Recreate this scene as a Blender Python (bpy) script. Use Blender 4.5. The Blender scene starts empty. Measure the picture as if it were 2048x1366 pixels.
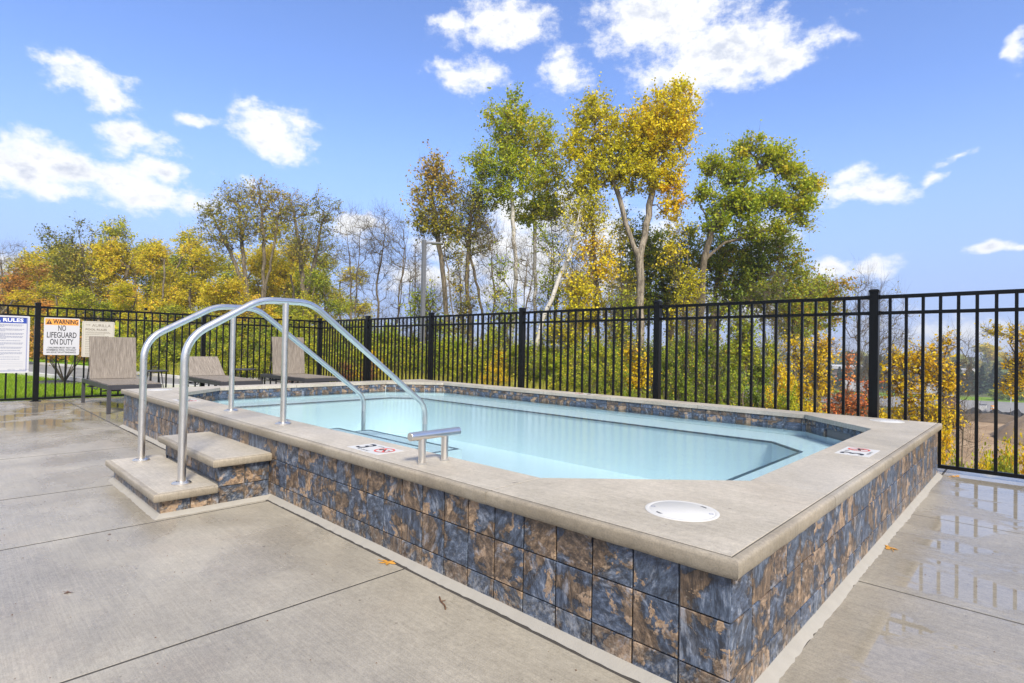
import bpy, math, random
import numpy as np
from mathutils import Matrix, Vector
R = math.radians
scn = bpy.context.scene
COL = scn.collection

# ------------------------------------------------------------------ camera
cam = bpy.data.cameras.new('camera'); camo = bpy.data.objects.new('camera', cam); COL.objects.link(camo)
cam.sensor_width = 36.0; cam.lens = 1095.56/2048*36.0; cam.clip_start = .05; cam.clip_end = 20000
_p, _r, _y = 0.01347, 0.018282, -0.76431
_fw = Vector((math.sin(_y)*math.cos(_p), math.cos(_y)*math.cos(_p), math.sin(_p)))
_r0 = Vector((math.cos(_y), -math.sin(_y), 0)); _u0 = _r0.cross(_fw)
_rt = _r0*math.cos(_r)+_u0*math.sin(_r); _up = -_r0*math.sin(_r)+_u0*math.cos(_r)
m = Matrix((_rt, _up, -_fw)).transposed().to_4x4(); m.translation = Vector((0.65415, -1.69347, 1.13549))
camo.matrix_world = m
scn.camera = camo

# ------------------------------------------------------------------ sky, sun, exposure
SUN_EL, SUN_AZ = 42.0, 118.0        # azimuth measured from +Y towards +X
SKY_STRENGTH = 0.096
CLOUDS = [[-82.67, 13.31, 4.78, 2.13, 1],[-85.71, 12.49, 2.76, 1.86, 1],[-78.62, 13.08, 4.25, 2.04, 1],[-76.49, 15.11, 2.05, 1.24, 0.9],[-74.91, 12.63, 1.92, 0.94, 0.7],[-81.57, 21.14, 2.3, 1.37, 0.8],[-80.02, 20.07, 1.88, 1.8, 0.85],[-83.53, 21.99, 1.56, 0.63, 0.6],[-78.8, 17.27, 2.64, 1.37, 0.85],[-67.85, 19.55, 3.72, 1.79, 1],[-69.83, 20.7, 1.91, 1.04, 0.8],[-45.67, 30.76, 4.99, 1.76, 1],[-49.36, 31.38, 2.61, 0.96, 0.8],[-42.49, 30.02, 3.16, 1.0, 0.8],[-48.46, 26.78, 2.87, 1.35, 0.85],[-38.22, 26.69, 2.19, 1.6, 0.7],[-38.77, 28.37, 1.57, 0.74, 0.55],[-28.64, 30.31, 6.36, 2.49, 1.1],[-23.35, 27.15, 7.38, 2.37, 1.1],[-30.15, 31.59, 5.46, 1.69, 1],[-18.43, 26.39, 3.01, 1.74, 1],[-28.08, 26.49, 2.93, 1.23, 0.8],[-10.73, 14.34, 3.14, 1.04, 0.9],[-12.62, 15.76, 1.73, 1.26, 0.7],[-4.28, 16.19, 1.0, 0.49, 0.8],[-2.87, 8.73, 1.65, 0.47, 0.8],[-0.98, 8.45, 0.85, 0.38, 0.7],[-10.49, 7.44, 1.46, 0.78, 0.85],[-13.51, 7.27, 1.76, 0.8, 0.85],[-12.73, 26.65, 1.16, 0.44, 0.6],[-0.9, 22.55, 0.71, 0.83, 0.8],[-74.62, 19.68, 1.24, 0.52, 0.7],[-85.41, 14.6, 0.88, 0.51, 0.8],[-60.27, 11.75, 2.99, 1.16, 0.9],[-86.55, 5.34, 1.41, 0.95, 0.9],[-40.04, 13.32, 7.27, 2.98, 0.95],[-45.22, 10.23, 7.81, 2.54, 0.9],[-32.8, 11.26, 5.54, 2.48, 0.9],[-39.93, 7.23, 11.32, 2.57, 0.8],[-19.56, 12.33, 2.62, 1.01, 0.9],[-17.4, 10.57, 2.1, 1.14, 0.8],[-51.41, 6.98, 6.15, 2.05, 0.7],[-5.71, 15.01, 0.59, 0.35, 0.55],[-70.53, 14.79, 1.05, 0.61, 0.5],[-5.15, 2.2, 5.76, 1.14, 0.7],[-20.35, 5.1, 8.78, 1.91, 0.6]]
world = bpy.data.worlds.new('World'); scn.world = world; world.use_nodes = True
wt = world.node_tree; wt.nodes.clear()
def WN(t, **k):
    n = wt.nodes.new(t)
    for a, b in k.items(): setattr(n, a, b)
    return n
def wmath(op, a, b=None, c=None, clamp=False):
    n = WN('ShaderNodeMath', operation=op, use_clamp=clamp)
    for i, v in enumerate((a, b, c)):
        if v is None: continue
        if isinstance(v, (int, float)): n.inputs[i].default_value = v
        else: wt.links.new(v, n.inputs[i])
    return n.outputs[0]
def wvec(op, a, b):
    n = WN('ShaderNodeVectorMath', operation=op)
    for i, v in enumerate((a, b)):
        if v is None: continue
        if isinstance(v, tuple): n.inputs[i].default_value = v
        else: wt.links.new(v, n.inputs[i])
    return n.outputs['Value'] if op == 'LENGTH' else n.outputs[0]
sky = WN('ShaderNodeTexSky', sky_type='NISHITA', sun_disc=False)
sky.sun_elevation = R(SUN_EL); sky.sun_rotation = R(SUN_AZ); sky.air_density = 1.0; sky.dust_density = .25; sky.ozone_density = 2.2
tc = WN('ShaderNodeTexCoord'); sx = WN('ShaderNodeSeparateXYZ'); wt.links.new(tc.outputs['Generated'], sx.inputs[0])
az = wmath('MULTIPLY', wmath('ARCTAN2', sx.outputs[0], sx.outputs[1]), 57.2958)
el = wmath('MULTIPLY', wmath('ARCSINE', sx.outputs[2]), 57.2958)
cv = WN('ShaderNodeCombineXYZ'); wt.links.new(az, cv.inputs[0]); wt.links.new(el, cv.inputs[1])
AE = cv.outputs[0]
wn = WN('ShaderNodeTexNoise'); wn.inputs['Scale'].default_value = .16; wn.inputs['Detail'].default_value = 3
wt.links.new(AE, wn.inputs['Vector'])
warp = wvec('MULTIPLY', wvec('SUBTRACT', wn.outputs['Color'], (.5, .5, .5)), (7.0, 5.0, 0))
AW = wvec('ADD', AE, warp)
val = None
for (a, e, sa, se, w) in CLOUDS:
    d = wvec('LENGTH', wvec('MULTIPLY', wvec('SUBTRACT', AW, (a, e, 0)), (1/sa, 1/se, 0)), None)
    v = wmath('MULTIPLY', wmath('SUBTRACT', 1.40, d), w)
    val = v if val is None else wmath('SMOOTH_MAX', val, v, .25)
def wnoise(scale, detail, rough, vec):
    n = WN('ShaderNodeTexNoise'); n.inputs['Scale'].default_value = scale; n.inputs['Detail'].default_value = detail
    n.inputs['Roughness'].default_value = rough; wt.links.new(vec, n.inputs['Vector']); return n.outputs[0]
st = wvec('MULTIPLY', AE, (1, 1.5, 1))
fb = wnoise(.30, 10, .68, st)
def wsmooth(x, lo, hi):
    n = WN('ShaderNodeMapRange', interpolation_type='SMOOTHSTEP'); wt.links.new(x, n.inputs[0])
    n.inputs[1].default_value = lo; n.inputs[2].default_value = hi; return n.outputs[0]
gen = wmath('MULTIPLY_ADD', wnoise(2.2, 3, .5, wvec('MULTIPLY', tc.outputs['Generated'], (1, 1, 1.6))), 7.0, -3.35)      # the same broken cloud goes on all round
beyond = wmath('MAXIMUM', wmath('MAXIMUM', wsmooth(el, 33, 40), wsmooth(az, 4, 12)), wsmooth(wmath('MULTIPLY', az, -1.0), 90, 98))
gen = wmath('MINIMUM', wmath('ADD', gen, wmath('MULTIPLY_ADD', beyond, 4.0, -4.0)), 1.0)
val = wmath('MAXIMUM', val, gen)
dens = wmath('ADD', val, wmath('MULTIPLY', wmath('SUBTRACT', fb, .5), 3.0))
def wsmooth(x, lo, hi):
    n = WN('ShaderNodeMapRange', interpolation_type='SMOOTHSTEP'); wt.links.new(x, n.inputs[0])
    n.inputs[1].default_value = lo; n.inputs[2].default_value = hi; return n.outputs[0]
mask = wsmooth(dens, .02, .98)
thick = wsmooth(dens, .55, 1.5)
fb2 = wnoise(.5, 6, .6, wvec('ADD', st, (7.3, -1.1, 3.0)))
shade = wmath('MULTIPLY', thick, wsmooth(fb2, .38, .66))
ccol = WN('ShaderNodeMix', data_type='RGBA'); ccol.inputs[6].default_value = (1.0, 1.0, 1.0, 1); ccol.inputs[7].default_value = (.60, .65, .77, 1)
wt.links.new(shade, ccol.inputs[0])
hz = WN('ShaderNodeMix', data_type='RGBA'); hz.inputs[7].default_value = (2.2, 3.1, 5.5, 1)      # pale air low over the horizon
low = wmath('MULTIPLY', wsmooth(wmath('MULTIPLY', el, -1.0), -24.0, -2.0), .95)
tint = WN('ShaderNodeMix', data_type='RGBA', blend_type='MULTIPLY'); tint.inputs[0].default_value = 1; tint.inputs[7].default_value = (1.03, 1.12, 1.46, 1)
wt.links.new(sky.outputs[0], tint.inputs[6]); wt.links.new(tint.outputs[2], hz.inputs[6]); wt.links.new(low, hz.inputs[0])
bg1 = WN('ShaderNodeBackground'); bg1.inputs[1].default_value = SKY_STRENGTH; wt.links.new(hz.outputs[2], bg1.inputs[0])
bg2 = WN('ShaderNodeBackground'); bg2.inputs[1].default_value = .60; wt.links.new(ccol.outputs[2], bg2.inputs[0])
mx = WN('ShaderNodeMixShader'); wt.links.new(mask, mx.inputs[0]); wt.links.new(bg1.outputs[0], mx.inputs[1]); wt.links.new(bg2.outputs[0], mx.inputs[2])
wo = WN('ShaderNodeOutputWorld'); wt.links.new(mx.outputs[0], wo.inputs[0])

sun = bpy.data.lights.new('sun', 'SUN'); sun.energy = 3.4; sun.angle = R(14); sun.color = (1, .92, .77)
suno = bpy.data.objects.new('sun', sun); COL.objects.link(suno)
sd = Vector((math.sin(R(SUN_AZ))*math.cos(R(SUN_EL)), math.cos(R(SUN_AZ))*math.cos(R(SUN_EL)), math.sin(R(SUN_EL))))
suno.rotation_euler = sd.to_track_quat('Z', 'Y').to_euler(); suno.location = (5, -5, 20)
vs = scn.view_settings; vs.view_transform = 'Standard'; vs.look = 'None'; vs.exposure = 0.95; vs.gamma = 1; vs.use_curve_mapping = False
scn.render.engine = 'CYCLES'; scn.cycles.max_bounces = 8; scn.cycles.transparent_max_bounces = 12
scn.cycles.caustics_reflective = False; scn.cycles.caustics_refractive = False
scn.cycles.use_denoising = True; scn.cycles.sample_clamp_indirect = 6

HERO_TREES = [{'kind': 'green', 'label': 'tall green aspen with slim white trunk, left of the big yellow cottonwood', 'stems': [[[-17.6, 16.86, -0.82],[-17.27, 17.12, 2.51],[-17.22, 17.12, 5.36],[-17.36, 16.92, 8.2],[-17.54, 16.71, 10.57],[-17.53, 16.68, 12.35]]], 'blobs': [[-17.53, 16.69, 11.99, 1.14, 1.19, 0.1],[-18.47, 15.83, 9.95, 0.85, 0.76, 0.1],[-17.78, 16.49, 9.85, 1.31, 1.19, 0.0],[-17.1, 17.12, 11.29, 1.07, 1.19, 0.2],[-18.03, 16.28, 8.42, 1.19, 0.95, 0],[-17.01, 17.24, 9.4, 1.19, 1.19, 0.1],[-16.42, 17.76, 11.78, 0.59, 0.52, 0.1]], 'n': 300, 'leaves': 9500, 'ls': 0.13, 'bark': 'birch', 'r': 0.085, 'spread': 0.32},
 {'kind': 'green', 'label': 'green aspen with pale trunk standing between tall aspen and yellow cottonwood', 'stems': [[[-17.57, 18.97, -0.91],[-17.55, 18.93, 2.61],[-17.56, 18.85, 6.12],[-17.64, 18.73, 8.63],[-17.62, 18.7, 11.14]]], 'blobs': [[-17.31, 18.99, 11.4, 1.0, 1.26, 0.25],[-17.07, 19.25, 9.9, 0.95, 1.13, 0.3],[-17.57, 18.81, 8.13, 1.38, 0.88, 0.1],[-17.02, 19.33, 8.14, 0.88, 0.75, 0.2]], 'n': 200, 'leaves': 6000, 'ls': 0.13, 'bark': 'birch', 'r': 0.08, 'spread': 0.3},
 {'kind': 'yellow', 'label': 'leaning white birch trunk with thin bare branches behind the fence', 'stems': [[[-14.16, 14.62, -0.71],[-13.69, 15.01, 2.32],[-13.19, 15.46, 4.14],[-12.76, 15.84, 5.75],[-12.62, 15.96, 6.76]]], 'blobs': [[-12.76, 15.83, 6.16, 0.6, 0.9, 0],[-13.05, 15.59, 4.74, 0.6, 0.6, 0]], 'n': 50, 'leaves': 160, 'ls': 0.1, 'bark': 'birch', 'r': 0.08, 'spread': 0.3},
 {'kind': 'yellow', 'label': 'big yellow cottonwood with forked trunk, tallest tree behind the pool', 'stems': [[[-12.35, 20.51, -0.86],[-12.42, 20.39, 2.56],[-12.46, 20.29, 5.41]],[[-12.46, 20.29, 5.41],[-12.91, 19.83, 6.88],[-13.11, 19.62, 8.02],[-13.58, 19.14, 9.49],[-14.03, 18.69, 10.51]],[[-12.46, 20.29, 5.41],[-12.15, 20.55, 7.36],[-12.03, 20.63, 9.19],[-11.94, 20.69, 11.01],[-11.65, 20.94, 12.62]]], 'blobs': [[-13.95, 18.74, 11.76, 0.96, 1.1, -0.08],[-14.36, 18.38, 10.27, 0.96, 1.26, -0.12],[-13.53, 19.19, 9.61, 1.14, 1.03, -0.15],[-12.96, 19.71, 10.99, 1.03, 1.26, 0],[-11.56, 21.02, 12.28, 1.41, 1.1, 0.15],[-12.14, 20.5, 11.01, 1.32, 1.14, 0.15],[-11.31, 21.29, 11.03, 0.96, 1.14, 0.2],[-11.63, 21.01, 9.42, 0.96, 1.14, 0.15],[-12.62, 20.06, 9.17, 1.14, 1.03, -0.1],[-14.43, 18.34, 8.67, 1.03, 0.8, -0.15],[-11.38, 21.27, 8.06, 0.68, 1.14, 0.25]], 'n': 520, 'leaves': 22000, 'ls': 0.13, 'bark': 'grey', 'r': 0.17, 'spread': 0.34},
 {'kind': 'green', 'label': 'crooked broad green tree with yellowing leaves right of the yellow cottonwood', 'stems': [[[-9.93, 21.44, -0.73],[-10.01, 21.31, 2.55],[-9.89, 21.37, 5.18],[-9.63, 21.59, 6.72],[-8.92, 22.25, 7.94],[-8.22, 22.9, 9.28]],[[-9.89, 21.37, 5.18],[-9.23, 21.99, 5.97],[-8.44, 22.74, 6.31]],[[-9.63, 21.59, 6.72],[-10.03, 21.19, 7.59]]], 'blobs': [[-9.72, 21.46, 9.35, 0.61, 0.44, 0.1],[-8.93, 22.22, 8.93, 0.74, 0.53, 0.05],[-8.46, 22.65, 10.08, 0.74, 0.44, 0.15],[-7.79, 23.3, 9.66, 0.66, 0.57, 0.1],[-7.27, 23.82, 9.02, 0.74, 0.44, 0.15],[-6.71, 24.36, 8.44, 0.61, 0.28, 0.1],[-6.3, 24.75, 8.73, 0.35, 0.2, 0.3],[-6.99, 24.1, 7.67, 0.66, 0.53, 0.1],[-6.77, 24.33, 6.97, 0.39, 0.35, 0.1],[-7.82, 23.31, 7.86, 0.83, 0.44, 0.05],[-8.77, 22.4, 7.66, 0.92, 0.57, 0],[-9.91, 21.3, 8.14, 0.48, 0.53, 0.05],[-9.55, 21.66, 6.9, 0.57, 0.66, -0.1],[-7.5, 23.64, 6.67, 0.61, 0.26, 0.1],[-8.44, 22.73, 6.53, 0.66, 0.39, 0]], 'n': 460, 'leaves': 15000, 'ls': 0.13, 'bark': 'brown', 'r': 0.13, 'spread': 0.32},
 {'kind': 'dark', 'label': 'dark green oak behind the fork of the yellow cottonwood', 'stems': [[[-12.79, 24.25, -1.07],[-12.9, 24.08, 2.76],[-13.18, 23.77, 4.8],[-13.46, 23.47, 6.32]],[[-12.9, 24.08, 2.76],[-12.44, 24.48, 4.81],[-12.36, 24.52, 6.61]]], 'blobs': [[-14.2, 22.74, 7.07, 0.97, 1.41, 0],[-13.46, 23.48, 5.81, 1.41, 1.53, 0],[-14.38, 22.62, 4.77, 1.15, 1.41, 0],[-12.36, 24.53, 6.35, 1.15, 1.53, 0.1],[-12.9, 24.05, 4.04, 1.53, 1.28, 0],[-14.0, 23.01, 3.24, 1.15, 1.02, 0]], 'n': 330, 'leaves': 14000, 'ls': 0.13, 'bark': 'brown', 'r': 0.16, 'spread': 0.4},
 {'kind': 'dark', 'label': 'wide dark green oak below the crooked green tree', 'stems': [[[-10.55, 24.32, -0.91],[-10.69, 24.12, 2.71],[-10.52, 24.24, 4.65],[-10.09, 24.63, 6.11]],[[-10.69, 24.12, 2.71],[-9.56, 25.18, 4.19],[-8.69, 25.99, 5.42]]], 'blobs': [[-10.61, 24.14, 5.37, 1.33, 1.33, 0.1],[-9.56, 25.14, 5.88, 1.45, 1.21, 0],[-8.52, 26.14, 6.15, 1.21, 1.21, 0.1],[-10.43, 24.35, 3.68, 1.57, 1.09, 0],[-9.21, 25.51, 4.2, 1.69, 1.09, 0],[-8.16, 26.5, 4.71, 1.09, 1.21, 0.1],[-8.33, 26.37, 3.25, 1.45, 0.68, 0.2]], 'n': 420, 'leaves': 17000, 'ls': 0.13, 'bark': 'brown', 'r': 0.17, 'spread': 0.4},
 {'kind': 'dark', 'label': 'low olive tree at the right end of the woods', 'stems': [[[-7.92, 31.69, -1.08],[-8.03, 31.53, 1.93],[-8.13, 31.4, 3.57]]], 'blobs': [[-8.33, 31.19, 4.38, 1.1, 0.96, 0.2],[-7.64, 31.85, 4.68, 1.1, 0.77, 0.25],[-8.72, 30.84, 3.01, 1.37, 1.1, 0.2],[-7.44, 32.06, 3.59, 0.77, 0.96, 0.25]], 'n': 200, 'leaves': 6500, 'ls': 0.13, 'bark': 'brown', 'r': 0.1, 'spread': 0.4},
 {'kind': 'yellow', 'label': 'thin half bare tree with amber leaves left of the yellow cottonwood trunk', 'stems': [[[-12.74, 17.37, -0.74],[-12.7, 17.34, 2.41],[-12.76, 17.24, 4.93],[-12.89, 17.08, 6.82]],[[-12.36, 17.73, -0.73],[-12.45, 17.59, 2.42],[-12.68, 17.33, 4.09],[-12.53, 17.44, 5.78]]], 'blobs': [[-12.92, 17.05, 6.82, 0.94, 0.8, -0.15],[-12.84, 17.16, 5.35, 0.76, 0.59, 0.35],[-13.13, 16.9, 3.87, 0.84, 0.63, 0.2],[-12.53, 17.47, 4.41, 0.71, 0.63, 0.3],[-12.9, 17.14, 2.83, 0.94, 0.59, 0.05]], 'n': 220, 'leaves': 3600, 'ls': 0.12, 'bark': 'brown', 'r': 0.1, 'spread': 0.4},
 {'kind': 'olive', 'label': 'slender tree with brown and olive leaves beside the lamp post', 'stems': [[[-17.98, 13.73, -0.94],[-18.03, 13.62, 2.35],[-18.16, 13.45, 4.53],[-18.41, 13.18, 6.72],[-18.51, 13.05, 8.25]],[[-17.83, 13.88, -0.93],[-17.79, 13.85, 2.35],[-17.96, 13.66, 4.1],[-18.17, 13.42, 6.07]]], 'blobs': [[-18.48, 13.07, 8.69, 0.7, 0.74, 0.35],[-18.81, 12.78, 7.69, 0.53, 0.66, 0.25],[-18.13, 13.42, 7.93, 0.66, 0.77, 0.2],[-18.54, 13.06, 6.72, 0.88, 0.77, 0.05],[-18.01, 13.57, 6.29, 0.61, 0.88, 0]], 'n': 230, 'leaves': 4600, 'ls': 0.12, 'bark': 'brown', 'r': 0.1, 'spread': 0.34},
 {'kind': 'olive', 'label': 'thin dark leaved tree between the brown topped tree and the tall aspen', 'stems': [[[-18.68, 15.83, -1.09],[-18.78, 15.67, 2.47],[-18.91, 15.51, 4.36],[-18.8, 15.57, 6.98],[-18.67, 15.68, 8.17]],[[-18.42, 16.08, -1.08],[-18.35, 16.08, 2.48],[-18.65, 15.75, 4.85],[-18.97, 15.42, 6.5]]], 'blobs': [[-18.72, 15.63, 7.93, 1.0, 1.0, -0.2],[-19.05, 15.33, 6.73, 0.83, 0.83, -0.2],[-18.45, 15.91, 6.51, 0.76, 1.19, -0.1]], 'n': 220, 'leaves': 3200, 'ls': 0.11, 'bark': 'brown', 'r': 0.1, 'spread': 0.34},
 {'kind': 'olive', 'label': 'tall spreading half bare tree left of the handrails, seen above the yellow trees', 'stems': [[[-36.55, 12.57, -2.21],[-36.77, 12.26, 3.7],[-37.37, 11.63, 6.32],[-38.02, 10.98, 8.11],[-38.5, 10.49, 9.57]],[[-36.77, 12.26, 3.7],[-37.07, 11.9, 7.31],[-37.24, 11.69, 9.93]],[[-36.2, 12.91, -2.2],[-36.08, 12.91, 4.05],[-36.05, 12.87, 7.99],[-36.25, 12.62, 10.94]],[[-36.08, 12.91, 4.05],[-35.53, 13.37, 8.0],[-35.3, 13.55, 9.98]]], 'blobs': [[-38.5, 10.49, 9.57, 1.05, 1.15, -0.1],[-37.55, 11.38, 10.58, 1.25, 1.25, 0],[-36.25, 12.62, 10.78, 1.38, 1.25, 0.2],[-35.3, 13.54, 10.31, 0.99, 1.31, 0.25],[-36.72, 12.21, 8.96, 1.97, 1.31, 0.05],[-38.14, 10.87, 7.94, 1.64, 0.99, 0.0]], 'n': 420, 'leaves': 6200, 'ls': 0.13, 'bark': 'brown', 'r': 0.2, 'spread': 0.4},
 {'kind': 'olive', 'label': 'half bare tree with fine twigs, right of the tall spreading one', 'stems': [[[-34.18, 14.85, -2.15],[-34.13, 14.78, 3.77],[-34.34, 14.52, 7.38],[-34.63, 14.19, 10.0]],[[-34.13, 14.78, 3.77],[-33.62, 15.22, 6.74],[-33.28, 15.5, 9.38]]], 'blobs': [[-34.59, 14.24, 9.84, 1.18, 1.38, 0.1],[-33.28, 15.49, 9.7, 1.18, 1.51, -0.1],[-34.1, 14.74, 7.71, 1.64, 1.31, 0],[-32.92, 15.88, 7.41, 0.82, 1.31, -0.1]], 'n': 330, 'leaves': 4200, 'ls': 0.12, 'bark': 'brown', 'r': 0.18, 'spread': 0.4},
 {'kind': 'olive', 'label': 'sparse olive tree rising above the woods at far left', 'stems': [[[-47.26, 5.09, -2.61],[-47.33, 4.91, 3.28],[-47.65, 4.56, 6.05],[-48.55, 3.65, 8.11]],[[-47.33, 4.91, 3.28],[-47.09, 5.09, 6.06],[-47.35, 4.79, 8.66]]], 'blobs': [[-48.81, 3.41, 8.17, 0.9, 0.76, -0.3],[-48.1, 4.09, 7.43, 0.9, 1.04, -0.25],[-47.43, 4.71, 8.76, 0.55, 1.04, -0.2],[-46.75, 5.37, 8.15, 0.55, 1.25, -0.2],[-47.8, 4.41, 6.39, 1.25, 1.18, -0.1],[-47.54, 4.66, 5.71, 1.66, 1.73, 0],[-47.16, 5.06, 3.98, 1.73, 1.39, 0.1]], 'n': 330, 'leaves': 6500, 'ls': 0.14, 'bark': 'brown', 'r': 0.17, 'spread': 0.4},
 {'kind': 'green', 'label': 'slim green sapling right of the second aspen', 'stems': [[[-14.74, 16.83, -0.85],[-14.55, 16.95, 2.98],[-14.46, 16.99, 5.29]]], 'blobs': [[-14.93, 16.54, 5.71, 0.62, 0.69, -0.0661439246670679],[-14.52, 16.95, 4.71, 0.52, 0.53, 0.05271472754242146],[-14.73, 16.77, 3.7, 0.69, 0.67, 0.0010108069364083427],[-14.76, 16.75, 2.69, 0.54, 0.49, 0.13759042731968982],[-14.87, 16.66, 1.68, 0.61, 0.7, -0.03727016605719888],[-14.96, 16.6, 0.67, 0.61, 0.71, 0.12650874511360297]], 'n': 120, 'leaves': 1300, 'ls': 0.115, 'bark': 'brown', 'r': 0.05, 'spread': 0.32},
 {'kind': 'yellow', 'label': 'slim yellow green tree left of the cottonwood fork', 'stems': [[[-13.63, 20.68, -0.96],[-13.57, 20.64, 3.55],[-13.65, 20.51, 6.4]]], 'blobs': [[-13.65, 20.51, 6.87, 0.67, 0.64, -0.03259200738774426],[-13.89, 20.3, 5.77, 0.69, 0.8, 0.12213228536907617],[-13.5, 20.69, 4.69, 0.7, 0.77, 0.05190038699213956],[-13.66, 20.56, 3.6, 0.54, 0.55, 0.13449726735849815],[-13.76, 20.48, 2.5, 0.68, 0.62, -0.023182156657770764],[-13.59, 20.67, 1.41, 0.8, 0.54, -0.07458142806544124]], 'n': 120, 'leaves': 1300, 'ls': 0.115, 'bark': 'brown', 'r': 0.06, 'spread': 0.32},
 {'kind': 'green', 'label': 'low green sapling in front of the tall aspen', 'stems': [[[-15.46, 14.75, -0.81],[-15.4, 14.75, 2.34],[-15.26, 14.86, 4.03]]], 'blobs': [[-15.62, 14.51, 4.44, 0.48, 0.57, -0.058915376770266314],[-15.52, 14.63, 3.47, 0.65, 0.51, 0.10848979750741583],[-15.47, 14.69, 2.51, 0.59, 0.71, 0.04388778376285202],[-15.67, 14.52, 1.54, 0.58, 0.66, -0.007912761869641988],[-15.7, 14.5, 0.57, 0.59, 0.6, -0.028637667099835062]], 'n': 120, 'leaves': 1300, 'ls': 0.115, 'bark': 'brown', 'r': 0.045, 'spread': 0.32},
 {'kind': 'olive', 'label': 'slim olive tree right of the brown topped tree', 'stems': [[[-18.35, 14.76, -1.01],[-18.31, 14.73, 2.64],[-18.36, 14.64, 4.69]]], 'blobs': [[-18.58, 14.43, 5.14, 0.55, 0.67, 0.0298310658325725],[-18.52, 14.5, 4.09, 0.64, 0.53, 0.1245538542578361],[-18.14, 14.89, 3.05, 0.66, 0.57, -0.04692337877258726],[-18.43, 14.63, 2.0, 0.55, 0.59, 0.06073136618104549],[-18.2, 14.87, 0.95, 0.56, 0.58, -0.013999318530345944]], 'n': 120, 'leaves': 1300, 'ls': 0.115, 'bark': 'brown', 'r': 0.05, 'spread': 0.32},
 {'kind': 'yellow', 'label': 'short yellow sapling behind the third fence bay after the corner', 'stems': [[[-12.26, 15.05, -0.59],[-12.1, 15.16, 1.9],[-12.02, 15.21, 3.06]]], 'blobs': [[-12.1, 15.13, 3.44, 0.54, 0.49, 0.13242729960468613],[-12.18, 15.07, 2.55, 0.45, 0.49, -0.05807296836376394],[-12.41, 14.86, 1.67, 0.64, 0.5, -0.08532012890999258],[-12.2, 15.08, 0.79, 0.47, 0.59, 0.11292985679756093]], 'n': 120, 'leaves': 1300, 'ls': 0.115, 'bark': 'brown', 'r': 0.04, 'spread': 0.32},
 {'kind': 'yellow', 'label': 'slim yellow tree right of the big cottonwood', 'stems': [[[-10.63, 20.77, -0.75],[-10.51, 20.81, 3.3],[-10.38, 20.89, 5.83]]], 'blobs': [[-10.68, 20.6, 6.26, 0.54, 0.5, 0.07284798360072586],[-10.9, 20.4, 5.24, 0.56, 0.73, 0.07567475951128627],[-10.5, 20.81, 4.25, 0.68, 0.67, -0.016226434967422376],[-10.46, 20.86, 3.24, 0.74, 0.55, -0.08627048370177887],[-10.64, 20.71, 2.23, 0.73, 0.67, 0.033837062991875],[-10.44, 20.92, 1.23, 0.49, 0.58, 0.03282552560557689]], 'n': 120, 'leaves': 1300, 'ls': 0.115, 'bark': 'brown', 'r': 0.06, 'spread': 0.32},
 {'kind': 'green', 'label': 'low green tree right of the lamp post', 'stems': [[[-16.94, 11.96, -0.78],[-17.09, 11.76, 1.53],[-17.03, 11.81, 2.43]]], 'blobs': [[-17.17, 11.67, 2.83, 0.53, 0.59, -0.025841628218848778],[-16.91, 11.93, 1.91, 0.59, 0.5, -0.061664319909173454],[-16.9, 11.96, 0.99, 0.5, 0.67, -0.059853658656366465]], 'n': 120, 'leaves': 1300, 'ls': 0.115, 'bark': 'brown', 'r': 0.045, 'spread': 0.32},
 {'kind': 'green', 'label': 'low green sapling left of the cottonwood trunk', 'stems': [[[-11.28, 17.37, -0.63],[-11.44, 17.19, 1.57],[-11.39, 17.22, 2.38]]], 'blobs': [[-11.41, 17.19, 2.78, 0.52, 0.63, 0.08778033516486922],[-11.42, 17.2, 1.85, 0.59, 0.64, 0.12502267834642644],[-11.48, 17.16, 0.93, 0.59, 0.64, 0.04763932006815505]], 'n': 120, 'leaves': 1300, 'ls': 0.115, 'bark': 'brown', 'r': 0.045, 'spread': 0.32},
 {'kind': 'green', 'label': 'light green tree behind the dark oaks', 'stems': [[[-7.77, 27.67, -0.88],[-8.03, 27.37, 2.32],[-8.01, 27.36, 3.8]]], 'blobs': [[-7.64, 27.7, 4.3, 0.76, 0.7, 0.10623449046595138],[-7.84, 27.54, 3.16, 0.66, 0.57, 0.04820410775767184],[-7.93, 27.47, 2.03, 0.77, 0.64, -0.08875440692902564],[-7.5, 27.9, 0.9, 0.61, 0.78, 0.04410768709578608]], 'n': 120, 'leaves': 1300, 'ls': 0.115, 'bark': 'brown', 'r': 0.07, 'spread': 0.32},
 {'kind': 'yellow', 'label': 'yellow green sapling between cottonwood and crooked tree', 'stems': [[[-9.33, 19.25, -0.58],[-9.48, 19.06, 2.02],[-9.6, 18.92, 3.22]]], 'blobs': [[-9.31, 19.19, 3.63, 0.6, 0.53, -0.0825903664112824],[-9.51, 19.02, 2.7, 0.5, 0.46, 0.01022535524820048],[-9.35, 19.19, 1.78, 0.63, 0.65, -0.05922927325594357],[-9.52, 19.04, 0.86, 0.67, 0.66, -0.06315737334333732]], 'n': 120, 'leaves': 1300, 'ls': 0.115, 'bark': 'brown', 'r': 0.045, 'spread': 0.32},
 {'kind': 'green', 'label': 'green sapling below the dark oak', 'stems': [[[-7.56, 19.56, -0.47],[-7.37, 19.7, 1.26],[-7.21, 19.85, 1.64]]], 'blobs': [[-7.47, 19.59, 2.02, 0.48, 0.65, 0.004343638246454812],[-7.48, 19.6, 1.14, 0.52, 0.49, 0.14230369966684261]], 'n': 120, 'leaves': 1300, 'ls': 0.115, 'bark': 'brown', 'r': 0.04, 'spread': 0.32},
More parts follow.
